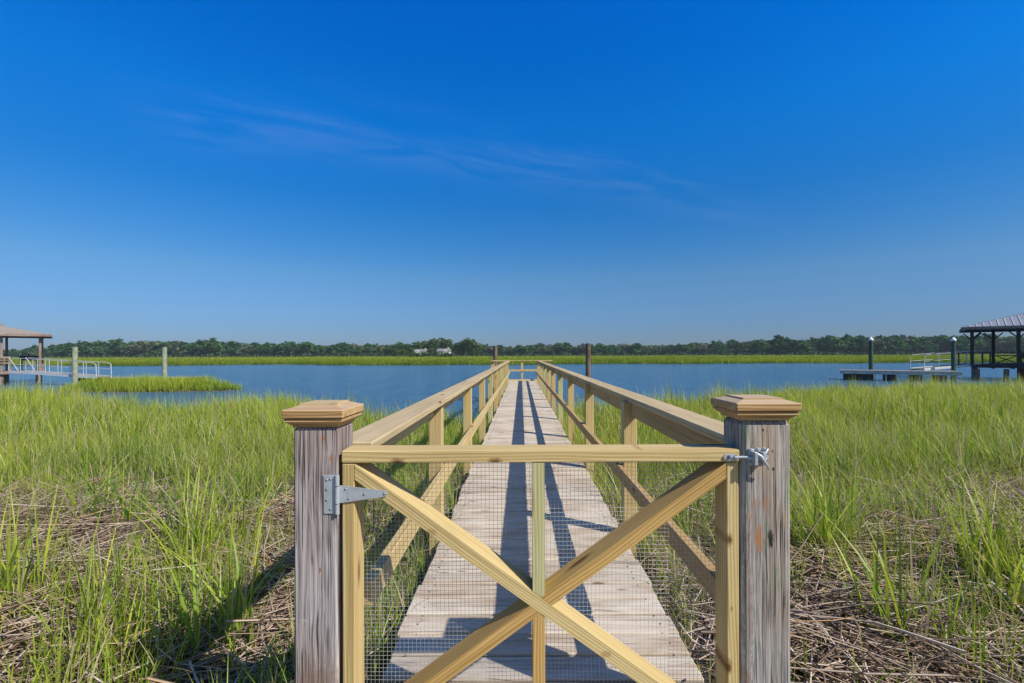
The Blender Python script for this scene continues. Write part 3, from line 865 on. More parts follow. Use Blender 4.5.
# local frame: x runs right along the front, y away from the viewer; u = metres per pixel there
# front face, widths along the turned front
mb = MB()
Wd, Dp = 8.2, 6.5
mb.box(0.0, Wd, 0.0, Dp, 0.18, 0.26)
mb.box(0.02, Wd - 0.02, -0.05, -0.004, 0.02, 0.24)
for k in range(8):
    mb.box(0.06 + k * 1.1, 0.14 + k * 1.1, 0.01, Dp - 0.05, -0.06, 0.176, axis=1)
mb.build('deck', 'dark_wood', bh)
for x in (0.25, 1.9, 3.1, 5.3, 7.8):
    for yy in (0.3, 3.2, 6.2):
        if x in (1.9,) and yy > 0.5: continue
        mb = MB(); mb.tube([(x, yy, -3.6), (x, yy, -0.065)], 0.17, 10); mb.build('stilt', 'brown_wood', bh)
for xq in (-0.05, 2.55, 5.15, 7.75):
    for yy in (0.12, 6.2):
        x = xq if yy < 1 else {-0.05: 0.15, 2.55: 1.5, 5.15: 4.4, 7.75: 7.75}[xq]
        mb = MB(); mb.box(x - 0.11, x + 0.11, yy - 0.11, yy + 0.11, 0.262, 3.05, axis=2, ch=0.01)
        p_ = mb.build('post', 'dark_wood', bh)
        for s in ((1, -1) if 0 < x < 7 else ((1,) if x < 0 else (-1,))):
            mb = MB(); mb.board((x + s * 0.1, yy, 2.45), (x + s * 0.6, yy, 2.98), 0.09, 0.09); mb.build('knee_brace', 'dark_wood', p_)
mb = MB()
for yy in (0.12, 6.2):
    mb.box(-0.4, Wd + 0.3, yy - 0.07, yy + 0.07, 3.052, 3.285)
for x in (-0.05, 7.75):
    mb.box(x - 0.07, x + 0.07, 0.2, 6.1, 3.054, 3.28, axis=1)
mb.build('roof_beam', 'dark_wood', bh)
# hip roof with standing seams
rx0, rx1, ry0, ry1, rz0, rz1 = -0.65, Wd + 0.7, -0.75, Dp + 0.7, 3.30, 4.55
mb = MB()
ins = 3.6
cor = [(rx0, ry0, rz0), (rx1, ry0, rz0), (rx1, ry1, rz0), (rx0, ry1, rz0)]
rdg = [(rx0 + 4.3, (ry0 + ry1) / 2, rz1), (rx1 - 4.3, (ry0 + ry1) / 2, rz1)]
low = [(a, b, c - 0.07) for a, b, c in cor]
vs = cor + rdg + low
fs = [[0, 1, 5, 4], [1, 2, 5], [2, 3, 4, 5], [3, 0, 4], [9, 8, 7, 6], [6, 7, 1, 0], [7, 8, 2, 1], [8, 9, 3, 2], [9, 6, 0, 3]]
mb._add(vs, fs, [tuple(v) for v in vs], 0.5)
roof = mb.build('roof', 'metal_roof', bh)
mb = MB()
yr = (ry0 + ry1) / 2
def seam(ax0, side):
    # seam runs up the slope until it meets the hip line or the ridge
    if side == 'f' or side == 'b':
        run = min(1.0, (ax0 - rx0) / 4.3, (rx1 - ax0) / 4.3)
        y0_ = ry0 if side == 'f' else ry1
        return (ax0, y0_, rz0 + 0.012), (ax0, y0_ + (yr - y0_) * run, rz0 + (rz1 - rz0) * run + 0.012)
    run = min((ax0 - ry0) / (yr - ry0), (ry1 - ax0) / (ry1 - yr))
    x0_, tx = (rx0, rx0 + 4.3) if side == 'l' else (rx1, rx1 - 4.3)
    return (x0_, ax0, rz0 + 0.012), (x0_ + (tx - x0_) * run, ax0, rz0 + (rz1 - rz0) * run + 0.012)
for k in range(1, 23):
    for sd in 'fb':
        a, b = seam(rx0 + k * (rx1 - rx0) / 23, sd); mb.board(a, b, 0.045, 0.06, ch=0.004)
for k in range(1, 19):
    for sd in 'lr':
        a, b = seam(ry0 + k * (ry1 - ry0) / 19, sd); mb.board(a, b, 0.045, 0.06, ch=0.004)
mb.build('roof_seam', 'white_metal', roof)
mb = MB()
mb.box(rx0 + 0.02, rx1 - 0.02, ry0 - 0.045, ry0 - 0.003, rz0 - 0.22, rz0 - 0.03)
mb.box(rx0 + 0.02, rx1 - 0.02, ry1 + 0.003, ry1 + 0.045, rz0 - 0.22, rz0 - 0.03)
mb.box(rx0 - 0.045, rx0 - 0.003, ry0 - 0.04, ry1 + 0.04, rz0 - 0.223, rz0 - 0.028, axis=1)
mb.box(rx1 + 0.003, rx1 + 0.045, ry0 - 0.04, ry1 + 0.04, rz0 - 0.223, rz0 - 0.028, axis=1)
mb.build('fascia', 'brown_wood', roof)
# railing with crossed panels, and a bench along the front
mb = MB()
mb.box(-0.9, 7.7, -0.03, 0.06, 1.22, 1.30)
mb.box(0.1, 7.6, 6.02, 6.08, 1.22, 1.30)
rl = mb.build('railing', 'dark_wood', bh)
mb = MB(); mb.box(1.0, 7.64, -0.01, 0.05, 0.96, 1.04); mb.box(1.0, 7.64, -0.01, 0.05, 0.34, 0.42); mb.build('rail_bar', 'dark_wood', rl)
for x0_, x1_ in ((1.35, 2.4), (2.7, 3.8), (3.85, 5.0), (5.3, 6.4), (6.45, 7.6)):
    mb = MB()
    mb.board((x0_, 0.0, 0.43), (x1_, 0.0, 0.95), 0.05, 0.07); mb.board((x0_, 0.052, 0.95), (x1_, 0.052, 0.43), 0.05, 0.07)
    mb.build('crossed_panel', 'dark_wood', rl)
for x in (-0.85, 0.55, 0.98):
    mb = MB(); mb.box(x - 0.05, x + 0.05, -0.03, 0.06, -0.02 if x < 0 else 0.262, 1.218, axis=2); mb.build('rail_post', 'dark_wood', rl)
bench = MB(); bench.box(3.0, 6.6, 4.9, 5.3, 0.66, 0.72); bench.box(3.0, 6.6, 5.32, 5.36, 0.75, 1.15)
for x in (3.1, 4.8, 6.5): bench.box(x - 0.04, x + 0.04, 4.95, 5.30, 0.262, 0.657, axis=2)
bench.build('bench', 'dark_wood', bh)

# float
fd = tag(empty('floating_dock', (29.3, 36.55, 0), math.radians(-34)), 'weathered grey floating dock on black floats between the two dark green pilings', 'floating dock')
L0, L1 = -3.65, 3.65
FT = -0.16
mb = MB()
k = 0; x = L0
while x < L1 - 0.1:
    mb.box(x, x + 0.138, 0.0, 2.4, FT - 0.04, FT, axis=1); x += 0.144
mb.build('deck', 'grey_wood', fd)
mb = MB()
mb.box(L0 - 0.02, L1 + 0.02, -0.05, -0.004, FT - 0.30, FT - 0.012)
mb.box(L0 - 0.02, L1 + 0.02, 2.404, 2.45, FT - 0.30, FT - 0.012)
mb.box(L0 - 0.06, L0 - 0.022, -0.05, 2.45, FT - 0.302, FT - 0.012, axis=1)
mb.box(L1 + 0.022, L1 + 0.06, -0.05, 2.45, FT - 0.302, FT - 0.012, axis=1)
mb.build('skirt_board', 'sunlit_wood', fd)
for x0_, x1_ in ((-3.5, -1.6), (-0.8, -0.1), (0.8, 1.5), (2.2, 2.9)):
    mb = MB(); mb.box(x0_, x1_, 0.1, 2.3, WZ - 0.35, FT - 0.31, ch=0.04); mb.build('float', 'float', fd)
for k in range(8):
    x = -1.45 + k * 0.68
    mb = MB(); mb.box(x, x + 0.09, -0.02, 0.03, WZ - 0.1, FT - 0.302, axis=2); mb.build('skirt_post', 'sunlit_wood', fd)
pile(P(871, 39.3).x, 39.3, 0.165, 2.28, 'green_pile', 'dark green piling with a white cap at the left of the right hand floating dock', 'capped green pilings', cap='white_cap')
pile(P(953.5, 36.6).x, 36.6, 0.155, 2.16, 'green_pile', 'dark green piling with a white cap beside the gangway of the boathouse', 'capped green pilings', cap='white_cap')

def gangway(a, b, w, hr, label, bays, truss):
    """aluminium ramp from a to b"""
    a = Vector(a); b = Vector(b)
    gw = tag(empty('gangway', a), label, 'gangway')
    D_ = b - a; d = D_.normalized(); s = Vector((-d.y, d.x, 0)).normalized() * (w / 2)
    mb = MB(); mb.board(d * 0.0, D_, w, 0.05); mb.build('tread', 'grey_wood', gw)
    for q_ in (1, -1):
        mb = MB()
        mb.board(s * q_ * 1.06 - Vector((0, 0, 0.02)), D_ + s * q_ * 1.06 - Vector((0, 0, 0.02)), 0.06, 0.19)
        mb.build('side_beam', 'white_metal', gw)
        mb = MB()
        up = Vector((0, 0, hr))
        o = s * q_ * 1.08
        mb.tube([o + d * 0.0 + Vector((0, 0, 0.1)), o + d * 0.05 + up * 0.9, o + d * 0.3 + up, D_ - d * 0.3 + o + up, D_ - d * 0.05 + o + up * 0.9, D_ + o + Vector((0, 0, 0.1))], 0.021, 6)
        mb.tube([o + up * 0.55, D_ + o + up * 0.55], 0.015, 6)
        for k in range(1, bays):
            p_ = D_ * (k / bays) + o
            mb.tube([p_ + Vector((0, 0, 0.08)), p_ + up], 0.018, 6)
        if truss:
            mb.tube([o + d * 0.05 + up, o + D_ * (1 / bays) * 0.8 + Vector((0, 0, 0.1))], 0.024, 6)
        mb.build('guard_rail', 'white_metal', gw)
    return gw
gangway(P(917, 37.6, FT + 0.10), P(974, 39.0, 0.30), 1.0, 1.12, 'white aluminium gangway rising from the grey floating dock to the dark boathouse', 4, False)

# ------------------------------------------------------------------ left shelter, gangway and float
sh_ = tag(empty('boat_shelter', P(2, 38.5, 0), math.radians(44)), 'brown open pier shelter with a low shingled hip roof at left edge', 'shelter')
mb = MB()
u = 0.0                                                     # local: x to the right along the front
R_ = 2.25
mb.frustum(-R_ - 0.62, R_ + 0.62, -R_ - 0.62, R_ + 0.62, 2.98, R_ + 0.54, 3.66)
roof = mb.build('roof', 'shingle', sh_)
mb = MB()
e = R_ + 0.60
mb.box(-e, e, -e - 0.03, -e + 0.01, 2.80, 2.975); mb.box(-e, e, e - 0.01, e + 0.03, 2.80, 2.975)
mb.box(-e - 0.03, -e + 0.008, -e + 0.012, e - 0.012, 2.80, 2.974, axis=1); mb.box(e - 0.008, e + 0.03, -e + 0.012, e - 0.012, 2.80, 2.974, axis=1)
mb.build('fascia', 'brown_wood', roof)
mb = MB(); mb.tube([(0, 0, 3.64), (0, 0, 3.80), (0, 0, 3.86)], 0.10, 8, r1=0.05); mb.build('finial', 'brown_wood', roof)
for x in (-R_, 0.12, R_):
    for yy in (-R_, R_):
        mb = MB(); mb.box(x - 0.08, x + 0.08, yy - 0.08, yy + 0.08, 0.032, 2.82, axis=2, ch=0.01); mb.build('post', 'brown_wood', sh_)
mb = MB()
mb.box(-R_ - 0.3, 0.75, -R_ - 0.3, R_ + 0.3, -0.03, 0.03); mb.box(-R_ - 0.3, 0.75, -R_ - 0.36, -R_ - 0.304, -0.20, 0.02)
mb.box(0.755, R_ + 0.3, -R_ + 0.9, R_ + 0.3, -0.032, 0.028); mb.box(0.755, R_ + 0.2, -R_ + 0.84, -R_ + 0.896, -0.24, 0.02)
mb.build('deck', 'brown_wood', sh_)
for x in (-R_, 0.1, R_ - 0.15):
    for yy in (-R_ + (1.1 if x > 1 else 0), R_):
        mb = MB(); mb.tube([(x, yy, -3.4), (x, yy, -0.035)], 0.16, 10); mb.build('stilt', 'brown_wood', sh_)
mb = MB(); mb.box(-R_, 0.6, -R_ - 0.2, -R_ - 0.14, 0.85, 0.95); mb.box(-R_, 0.6, -R_ - 0.2, -R_ - 0.14, 1.05, 1.18); mb.box(-R_, 0.6, -R_ - 0.2, -R_ - 0.14, 0.62, 0.74)
rl = mb.build('railing', 'brown_wood', sh_)
for x in (-1.2, 0.58):
    mb = MB(); mb.box(x - 0.05, x + 0.05, -R_ - 0.138, -R_ - 0.06, 0.031, 1.18, axis=2); mb.build('rail_post', 'brown_wood', rl)
mb = MB()
mb.box(1.0, 2.1, -0.5, 0.2, 0.85, 1.25, ch=0.05)
mb.box(1.05, 1.15, -0.4, 0.1, 0.03, 0.848, axis=2); mb.box(1.95, 2.05, -0.4, 0.1, 0.03, 0.848, axis=2)
mb.build('storage_box', 'cooler', sh_)
gangway(P(17, 36.5, 0.06), P(104, 35.2, -0.36), 1.0, 1.05, 'white aluminium gangway sloping down from the brown shelter to a low float', 7, True)
f2 = tag(empty('floating_dock', P(129, 35.2, 0)), 'low dark floating dock behind the grassy islet on the left', 'floating dock')
mb = MB()
x = -4.0
while x < 4.0:
    mb.box(x, x + 0.138, 0.0, 2.2, -0.50, -0.46, axis=1); x += 0.144
mb.build('deck', 'grey_wood', f2)
mb = MB(); mb.box(-4.02, 4.1, -0.05, -0.004, -0.68, -0.47); mb.box(-4.02, 4.1, 2.204, 2.25, -0.68, -0.47); mb.build('skirt_board', 'dark_wood', f2)
for x in (-3.2, 0.0, 3.2):
    mb = MB(); mb.box(x - 0.6, x + 0.6, 0.1, 2.1, -1.3, -0.505, ch=0.04); mb.build('float', 'float', f2)
pile(P(75, 34.8).x, 34.8, 0.175, 1.88, 'pale_pile', 'pale green piling standing through the white gangway', 'pale green pilings')
pile(P(164.5, 34.9).x, 34.9, 0.165, 1.84, 'pale_pile', 'pale green piling at the right end of the low float', 'pale green pilings')

# ------------------------------------------------------------------ grass
def blades(name, base, h, w, phi, bend, k, rnd, mat, curve=1.8, tips=None, droop=0.3):
    N = len(h)
    t = np.linspace(0, 1, k + 1)[None, :]
    lx, ly = np.cos(phi), np.sin(phi)
    hor = (h * bend)[:, None] * t ** curve
    ver = h[:, None] * (t - droop * bend[:, None] * t ** 2.4)
    cx = base[:, 0:1] + lx[:, None] * hor
    cy = base[:, 1:2] + ly[:, None] * hor
    cz = base[:, 2:3] + ver
    tw = phi + math.pi / 2 + rng.normal(0, 0.5, N)
    sx_, sy_ = np.cos(tw), np.sin(tw)
    wid = w[:, None] * np.minimum(1.0, 0.55 + 1.4 * t) * (1 - t ** 1.6) * 0.5
    Lp = np.stack([cx - sx_[:, None] * wid, cy - sy_[:, None] * wid, cz], -1)[:, :k]
    Rp = np.stack([cx + sx_[:, None] * wid, cy + sy_[:, None] * wid, cz], -1)[:, :k]
    T = np.stack([cx[:, -1], cy[:, -1], cz[:, -1]], -1)[:, None]
    V = np.concatenate([Lp, Rp, T], 1)             # N, 2k+1, 3
    nv = 2 * k + 1
    pat = []; st = []; c = 0
    for i in range(k - 1):
        pat += [i, k + i, k + i + 1, i + 1]; st.append(c); c += 4
    pat += [k - 1, 2 * k - 1, 2 * k]; st.append(c); c += 3
    pat = np.array(pat); st = np.array(st)
    vi = (np.arange(N)[:, None] * nv + pat[None, :]).ravel()
    ls = (np.arange(N)[:, None] * c + st[None, :]).ravel()
    ta = np.concatenate([t[0, :k], t[0, :k], [1.0]])
    at = np.tile(ta, N)
    return V.reshape(-1, 3), vi, ls, at, np.repeat(rnd, nv), nv

def merge(name, parts, mat, tagargs):
    co, vi, ls, ta, ra = [], [], [], [], []
    ov = 0; ol = 0
    for (V, a, b, t_, r_, nv) in parts:
        co.append(V); vi.append(a + ov); ls.append(b + ol); ta.append(t_); ra.append(r_)
        ov += len(V); ol += len(a)
    o = np_mesh(name, np.concatenate(co), np.concatenate(vi), np.concatenate(ls), {'t': np.concatenate(ta), 'rnd': np.concatenate(ra)}, mat)
    tag(o, **tagargs)
    return o

def on_dock(x, y, m=0.0):
    return (x > DL - 0.02 - m) & (x < DR + 0.02 + m) & (y < DEND)

def scatter(y0, y1, dens, cover):
    """random plants in the view wedge between two depths"""
    W1 = 1.22 * y1 + 2.5
    n = int(2 * W1 * (y1 - y0) * dens)
    x = rng.uniform(-W1, W1, n); y = rng.uniform(y0, y1, n)
    keep = np.abs(x) < 1.22 * np.maximum(y, 0.5) + 2.5
    x, y = x[keep], y[keep]
    ok = (~on_dock(x, y)) & (y < shore(x, y) + 0.35)
    cl_ = fnoise(x * 2.4 + 11, y * 1.6 + 3)                 # tussocks with gaps between them
    ok &= rng.random(len(x)) < cover(x, y) * np.clip((cl_ - 0.30) * 4.0, 0.12, 1.25)
    return x[ok], y[ok]

def wrackness(x, y):
    """0..1: how far the dead reeds cover the ground instead of living grass"""
    n = fnoise(x * 0.7 + 13, y * 0.9 + 5)
    band = np.clip(1.35 - np.abs(y - 2.9) / 2.1, 0, 1)
    return np.clip((n - 0.20) * 3.0, 0, 1) * band

parts = []
def add_grass(y0, y1, dens, leaves, wr, hr, k, cover):
    x, y = scatter(y0, y1, dens, cover)
    n = len(x)
    z = ground_z(x, y)
    hf = 0.45 + 1.05 * fnoise(x * 0.9 + 3, y * 0.9 + 8) * (0.7 + 0.6 * rng.random(n))
    sh = shore(x, y)
    tall = np.clip((y - 5.0) / 9.0, 0, 1)
    hb = (hr[0] + (hr[1] - hr[0]) * tall) * hf
    hb = hb * (1 - 0.15 * wrackness(x, y)) * (0.72 + 0.56 * fnoise(x * 2.4 + 11, y * 1.6 + 3))
    ph0 = rng.uniform(0, 2 * math.pi, n)
    for l in range(leaves):
        ph = ph0 + l * 2.4 + rng.normal(0, 0.4, n)
        h = hb * rng.uniform(0.55, 1.15, n)
        bend = np.clip(rng.normal(0.26 + 0.10 * (1 - tall), 0.24, n), 0.02, 1.1)
        w = rng.uniform(wr[0], wr[1], n)
        off = rng.uniform(0, 0.03, n)
        b = np.stack([x + np.cos(ph) * off, y + np.sin(ph) * off, z - 0.02], -1)
        rr = np.clip(0.35 + 0.3 * rng.normal(0, 1, n) * 0.6 + 0.5 * (fnoise(x * 0.3, y * 0.3 + 40) - 0.4) + 0.12 * tall + 0.75 * (fnoise(x * 2.9 + 60, y * 1.9) - 0.5), 0.0, 0.88)
        dd = rng.random(n) < (0.24 - 0.09 * tall)
        rr = np.where(dd, rng.uniform(0.93, 1.0, n), rr)
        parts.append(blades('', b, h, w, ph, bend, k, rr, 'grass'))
add_grass(-0.5, 4.2, 360, 3, (0.005, 0.012), (0.46, 0.88), 6, lambda x, y: 1.0 - 0.22 * wrackness(x, y) - 0.18 * np.clip((2.9 - y) / 0.7, 0, 1) * (x > 1.15))
add_grass(4.2, 8.0, 330, 3, (0.006, 0.013), (0.44, 0.88), 4, lambda x, y: 0.98 - 0.30 * wrackness(x, y))
# taller tufts standing out of the thatch
tf = [(1.95, 3.1, 26), (2.15, 3.3, 22), (2.75, 2.75, 30), (3.05, 2.5, 24), (2.5, 2.4, 16), (-1.38, 2.2, 14), (-2.0, 2.9, 18), (-1.9, 2.1, 12), (-2.45, 3.4, 16), (1.75, 2.2, 8), (-2.6, 2.45, 14)]
for _ in range(36):
    yy = rng.uniform(2.2, 7.5); tf.append((rng.uniform(-1.2, 1.2) * yy, yy, int(rng.integers(4, 12))))
bx, by = [], []
for (x0, y0_, k_) in tf:
    if on_dock(np.array(x0), np.array(y0_), 0.12): continue
    bx.append(x0 + rng.normal(0, 0.07, k_)); by.append(y0_ + rng.normal(0, 0.07, k_))
x = np.concatenate(bx); y = np.concatenate(by); n = len(x)
ok = ~on_dock(x, y, 0.03); x, y = x[ok], y[ok]; n = len(x)
for l in range(3):
    ph = rng.uniform(0, 6.283, n)
    parts.append(blades('', np.stack([x, y, ground_z(x, y) - 0.02], -1), rng.uniform(0.45, 0.92, n), rng.uniform(0.009, 0.018, n), ph, np.clip(rng.normal(0.40, 0.22, n), 0.05, 1.1), 7,
                        np.where(rng.random(n) < 0.14, 0.96, np.clip(rng.normal(0.42, 0.22, n), 0, 0.88)), 'grass'))
add_grass(8.0, 14.0, 165, 3, (0.012, 0.024), (0.50, 0.88), 3, lambda x, y: 0.75 + 0 * x)
add_grass(14.0, 23.5, 125, 3, (0.018, 0.034), (0.52, 0.86), 3, lambda x, y: 0.85 + 0 * x)
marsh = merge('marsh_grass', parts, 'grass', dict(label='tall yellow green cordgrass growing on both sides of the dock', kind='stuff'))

# islet
parts = []
n = 9000
x = rng.uniform(-31, -14.5, n); y = rng.uniform(27.3, 32.2, n)
iv = island(x, y) + 0.25 * rng.random(n) ** 2
ok = iv < 1.05
x, y, iv = x[ok], y[ok], iv[ok]; n = len(x)
ih = np.clip(1.55 - iv, 0.45, 1.0) * (0.7 + 0.6 * fnoise(x * 0.8, y * 0.8))
for l in range(3):
    ph = rng.uniform(0, 6.283, n)
    parts.append(blades('', np.stack([x, y, ground_z(x, y) - 0.05], -1), ih * rng.uniform(0.5, 1.05, n), rng.uniform(0.02, 0.035, n), ph, np.clip(rng.normal(0.2, 0.12, n), 0.02, 0.6), 3,
                        np.clip(rng.normal(0.4, 0.25, n), 0, 0.88), 'grass'))
merge('islet_grass', parts, 'grass', dict(label='cordgrass covering the small islet before the low float on the left', kind='stuff'))

# far marsh
parts = []
def far_grass(d0, d1, n, w, hh):
    d = rng.uniform(d0, d1, n); x = rng.uniform(-1.35, 1.35, n) * d
    fs = far_shore(x)
    y = d + fs - 101.0 if d1 < 140 else d
    ok = y > fs - 0.3
    x, y = x[ok], y[ok]; m = len(x)
    hv = hh * (0.75 + 0.5 * fnoise(x * 0.12, y * 0.12)) * rng.uniform(0.7, 1.1, m)
    parts.append(blades('', np.stack([x, y, ground_z(x, y) - 0.05], -1), hv, rng.uniform(0.6, 1.3, m) * w, rng.uniform(0, 6.283, m),
                        np.clip(rng.normal(0.2, 0.15, m), 0.02, 0.6), 2, np.clip(rng.normal(0.42, 0.2, m) + (fnoise(x * 0.03, y * 0.06) - 0.5) * 1.5, 0, 0.95), 'far'))
far_grass(100.5, 112, 42000, 0.09, 1.0)
far_grass(112, 139, 36000, 0.16, 0.9)
far_grass(139, 360, 60000, 0.38, 0.85)
m_ = 16000                                   # darker green fringe along the water
x = rng.uniform(-1.35, 1.35, m_) * 103
y = far_shore(x) + rng.uniform(-1.1, 2.2, m_) * (0.4 + 1.2 * fnoise(x * 0.15, x * 0 + 2))
parts.append(blades('', np.stack([x, y, np.maximum(ground_z(x, y), WZ) - 0.08], -1), rng.uniform(0.35, 0.8, m_) * (0.6 + 0.8 * fnoise(x * 0.25 + 5, x * 0)), rng.uniform(0.05, 0.12, m_),
                    rng.uniform(0, 6.283, m_), np.clip(rng.normal(0.2, 0.15, m_), 0.02, 0.6), 2, np.clip(rng.normal(-0.1, 0.12, m_), 0, 0.4), 'far'))
merge('far_marsh_grass', parts, 'far_grass', dict(label='bright yellow green marsh across the river below the tree line', kind='stuff'))

# dead reeds lying on the mud (wrack)
def reeds(n, y0, y1):
    W1 = 1.22 * y1 + 2.0
    x = rng.uniform(-W1, W1, n); y = rng.uniform(y0, y1, n)
    wk = wrackness(x, y)
    ok = (np.abs(x) < 1.22 * np.maximum(y, 0.6) + 2.0) & (~on_dock(x, y, 0.05)) & (rng.random(n) < 0.22 + 0.78 * wk) & (y < shore(x, y) - 1)
    x, y, wk = x[ok], y[ok], wk[ok]; n = len(x)
    L = rng.uniform(0.15, 0.85, n); w = rng.uniform(0.003, 0.010, n) * np.where(rng.random(n) < 0.1, 1.5, 1.0)
    th = np.where(rng.random(n) < 0.45, rng.uniform(0, 3.14, n), rng.normal(0.25, 0.6, n)) + 1.6 * (fnoise(x * 0.7, y * 0.7) - 0.5)
    pile_ = rng.random(n) ** 1.5 * (0.04 + 0.16 * wk)
    z = ground_z(x, y) + 0.006 + pile_
    tilt = rng.normal(0, 0.13, n) + np.where((rng.random(n) < 0.08) & (L < 0.5), np.clip(rng.normal(0, 0.4, n), -0.7, 0.7), 0)
    z = z + np.abs(tilt) * L * 0.35
    k = 3
    t = np.linspace(-0.5, 0.5, k + 1)[None, :]
    cv_ = rng.normal(0, 0.05, n)[:, None]
    dx, dy = np.cos(th)[:, None], np.sin(th)[:, None]
    cx = x[:, None] + dx * L[:, None] * t - dy * cv_ * (t * t * 4)
    cy = y[:, None] + dy * L[:, None] * t + dx * cv_ * (t * t * 4)
    cz = z[:, None] + tilt[:, None] * L[:, None] * t - 0.10 * np.abs(cv_) * (t * t * 4)
    # keep them off the deck and out of the boards
    half = (w * 0.5)[:, None]
    # three-sided stalks
    ring = []
    for a in (0.5, 2.6, 4.7):
        ring.append(np.stack([cx - dy * half * math.cos(a), cy + dx * half * math.cos(a), cz + half * math.sin(a)], -1))
    V = np.stack(ring, 2).reshape(n, (k + 1) * 3, 3)
    good = ~((V[:, :, 0] > DL - 0.02) & (V[:, :, 0] < DR + 0.02)).any(1)
    V = V[good]; n = len(V)
    pat = []
    for i in range(k):
        for j in range(3):
            j2 = (j + 1) % 3
            pat += [i * 3 + j, i * 3 + j2, (i + 1) * 3 + j2, (i + 1) * 3 + j]
    pat = np.array(pat)
    nv = (k + 1) * 3
    vi = (np.arange(n)[:, None] * nv + pat[None, :]).ravel()
    ls = np.arange(len(vi) // 4) * 4
    r = np.repeat(rng.random(n), nv)
    return V.reshape(-1, 3), vi, ls, np.zeros(n * nv), r, nv
merge('dead_reeds', [reeds(85000, 0.4, 4.5), reeds(80000, 4.5, 9.0)], 'reed', dict(label='bleached dead reed stalks lying matted on the marsh mud', kind='stuff'))

# ------------------------------------------------------------------ trees
def crown_mesh(lobes, n, size, seed):
    r = np.random.default_rng(seed)
    tot = sum(l[3] ** 2 for l in lobes)
    P_, R_l = [], []
    for (cx, cy, cz, rad, sq) in lobes:
        m = int(n * rad ** 2 / tot)
        v = r.normal(size=(m, 3)); v /= np.linalg.norm(v, axis=1)[:, None]
        rr = rad * (0.55 + 0.5 * r.random(m) ** 0.5) * (1 + 0.18 * np.sin(v[:, 0] * 5 + v[:, 2] * 7 + cx))
        v = v * rr[:, None]; v[:, 2] *= sq
        P_.append(v + np.array([cx, cy, cz])); R_l.append(np.clip(0.5 + 0.25 * r.normal(size=m), 0, 1))
    p = np.concatenate(P_); rv = np.concatenate(R_l); m = len(p)
    a = r.normal(size=(m, 3)); a /= np.linalg.norm(a, axis=1)[:, None]
    b = np.cross(a, r.normal(size=(m, 3))); b /= np.linalg.norm(b, axis=1)[:, None]
    s = size * r.uniform(0.5, 1.3, m)[:, None]
    V = np.stack([p - a * s - b * s * 0.3, p + b * s * 0.7, p + a * s - b * s * 0.2, p - b * s * 0.7], 1)
    return V.reshape(-1, 3), np.repeat(rv, 4)

def make_tree_mesh(name, kind, H, seed, leafmat, nleaf=520, size=0.62):
    r = random.Random(seed)
    lobes = []
    W = H * r.uniform(0.30, 0.42)
    if kind == 'pine':
        for k in range(7):
            z = H * (0.52 + 0.46 * k / 6)
            rad = W * 0.62 * (1.05 - 0.75 * k / 6) * r.uniform(0.8, 1.2)
            lobes.append((r.uniform(-.3, .3) * W, r.uniform(-.3, .3) * W, z, rad, 0.55))
    else:
        for k in range(9):
            an = r.uniform(0, 6.28); q_ = r.random() ** 0.6 * W * 0.75
            z = H * r.uniform(0.30, 0.80) * (1 - 0.15 * q_ / W)
            lobes.append((math.cos(an) * q_, math.sin(an) * q_, z, W * r.uniform(0.32, 0.55), 0.8))
        lobes.append((0, 0, H * 0.80, W * 0.45, 0.8))
    V, rv = crown_mesh(lobes, nleaf, size, seed)
    mbt = MB()
    mbt.tube([(0, 0, -0.4), (r.uniform(-.2, .2), 0, H * 0.35), (r.uniform(-.4, .4), r.uniform(-.3, .3), H * 0.75)], H * 0.022, 6, r1=H * 0.008)
    for k in range(4):
        an = r.uniform(0, 6.28)
        mbt.tube([(0, 0, H * (0.3 + 0.08 * k)), (math.cos(an) * W * 0.55, math.sin(an) * W * 0.55, H * (0.5 + 0.09 * k))], H * 0.009, 5, r1=H * 0.004)
    return V, rv, mbt

def tree_obj(name, V, rv, mbt, leafmat, one=True):
    nt_ = len(mbt.v)
    me = bpy.data.meshes.new(name)
    faces = mbt.f + [[nt_ + 4 * i, nt_ + 4 * i + 1, nt_ + 4 * i + 2, nt_ + 4 * i + 3] for i in range(len(V) // 4)]
    me.from_pydata(mbt.v + [tuple(v) for v in V], [], faces)
    a = me.attributes.new('rnd', 'FLOAT', 'POINT')
    a.data.foreach_set('value', np.concatenate([np.full(nt_, 0.5), rv]).astype(np.float32))
    me.materials.append(M['trunk']); me.materials.append(M[leafmat])
    mi = np.ones(len(faces), dtype=np.int32); mi[:len(mbt.f)] = 0
    me.polygons.foreach_set('material_index', mi)
    me.update()
    return me

far_meshes = []
for i in range(10):
    kind = 'pine' if i in (3, 7) else 'round'
    V, rv, mbt = make_tree_mesh('t', kind, 10.0, 100 + i, 'leaf')
    far_meshes.append((tree_obj('far_tree', V, rv, mbt, 'leaf_pale' if i == 5 else 'leaf'), kind))

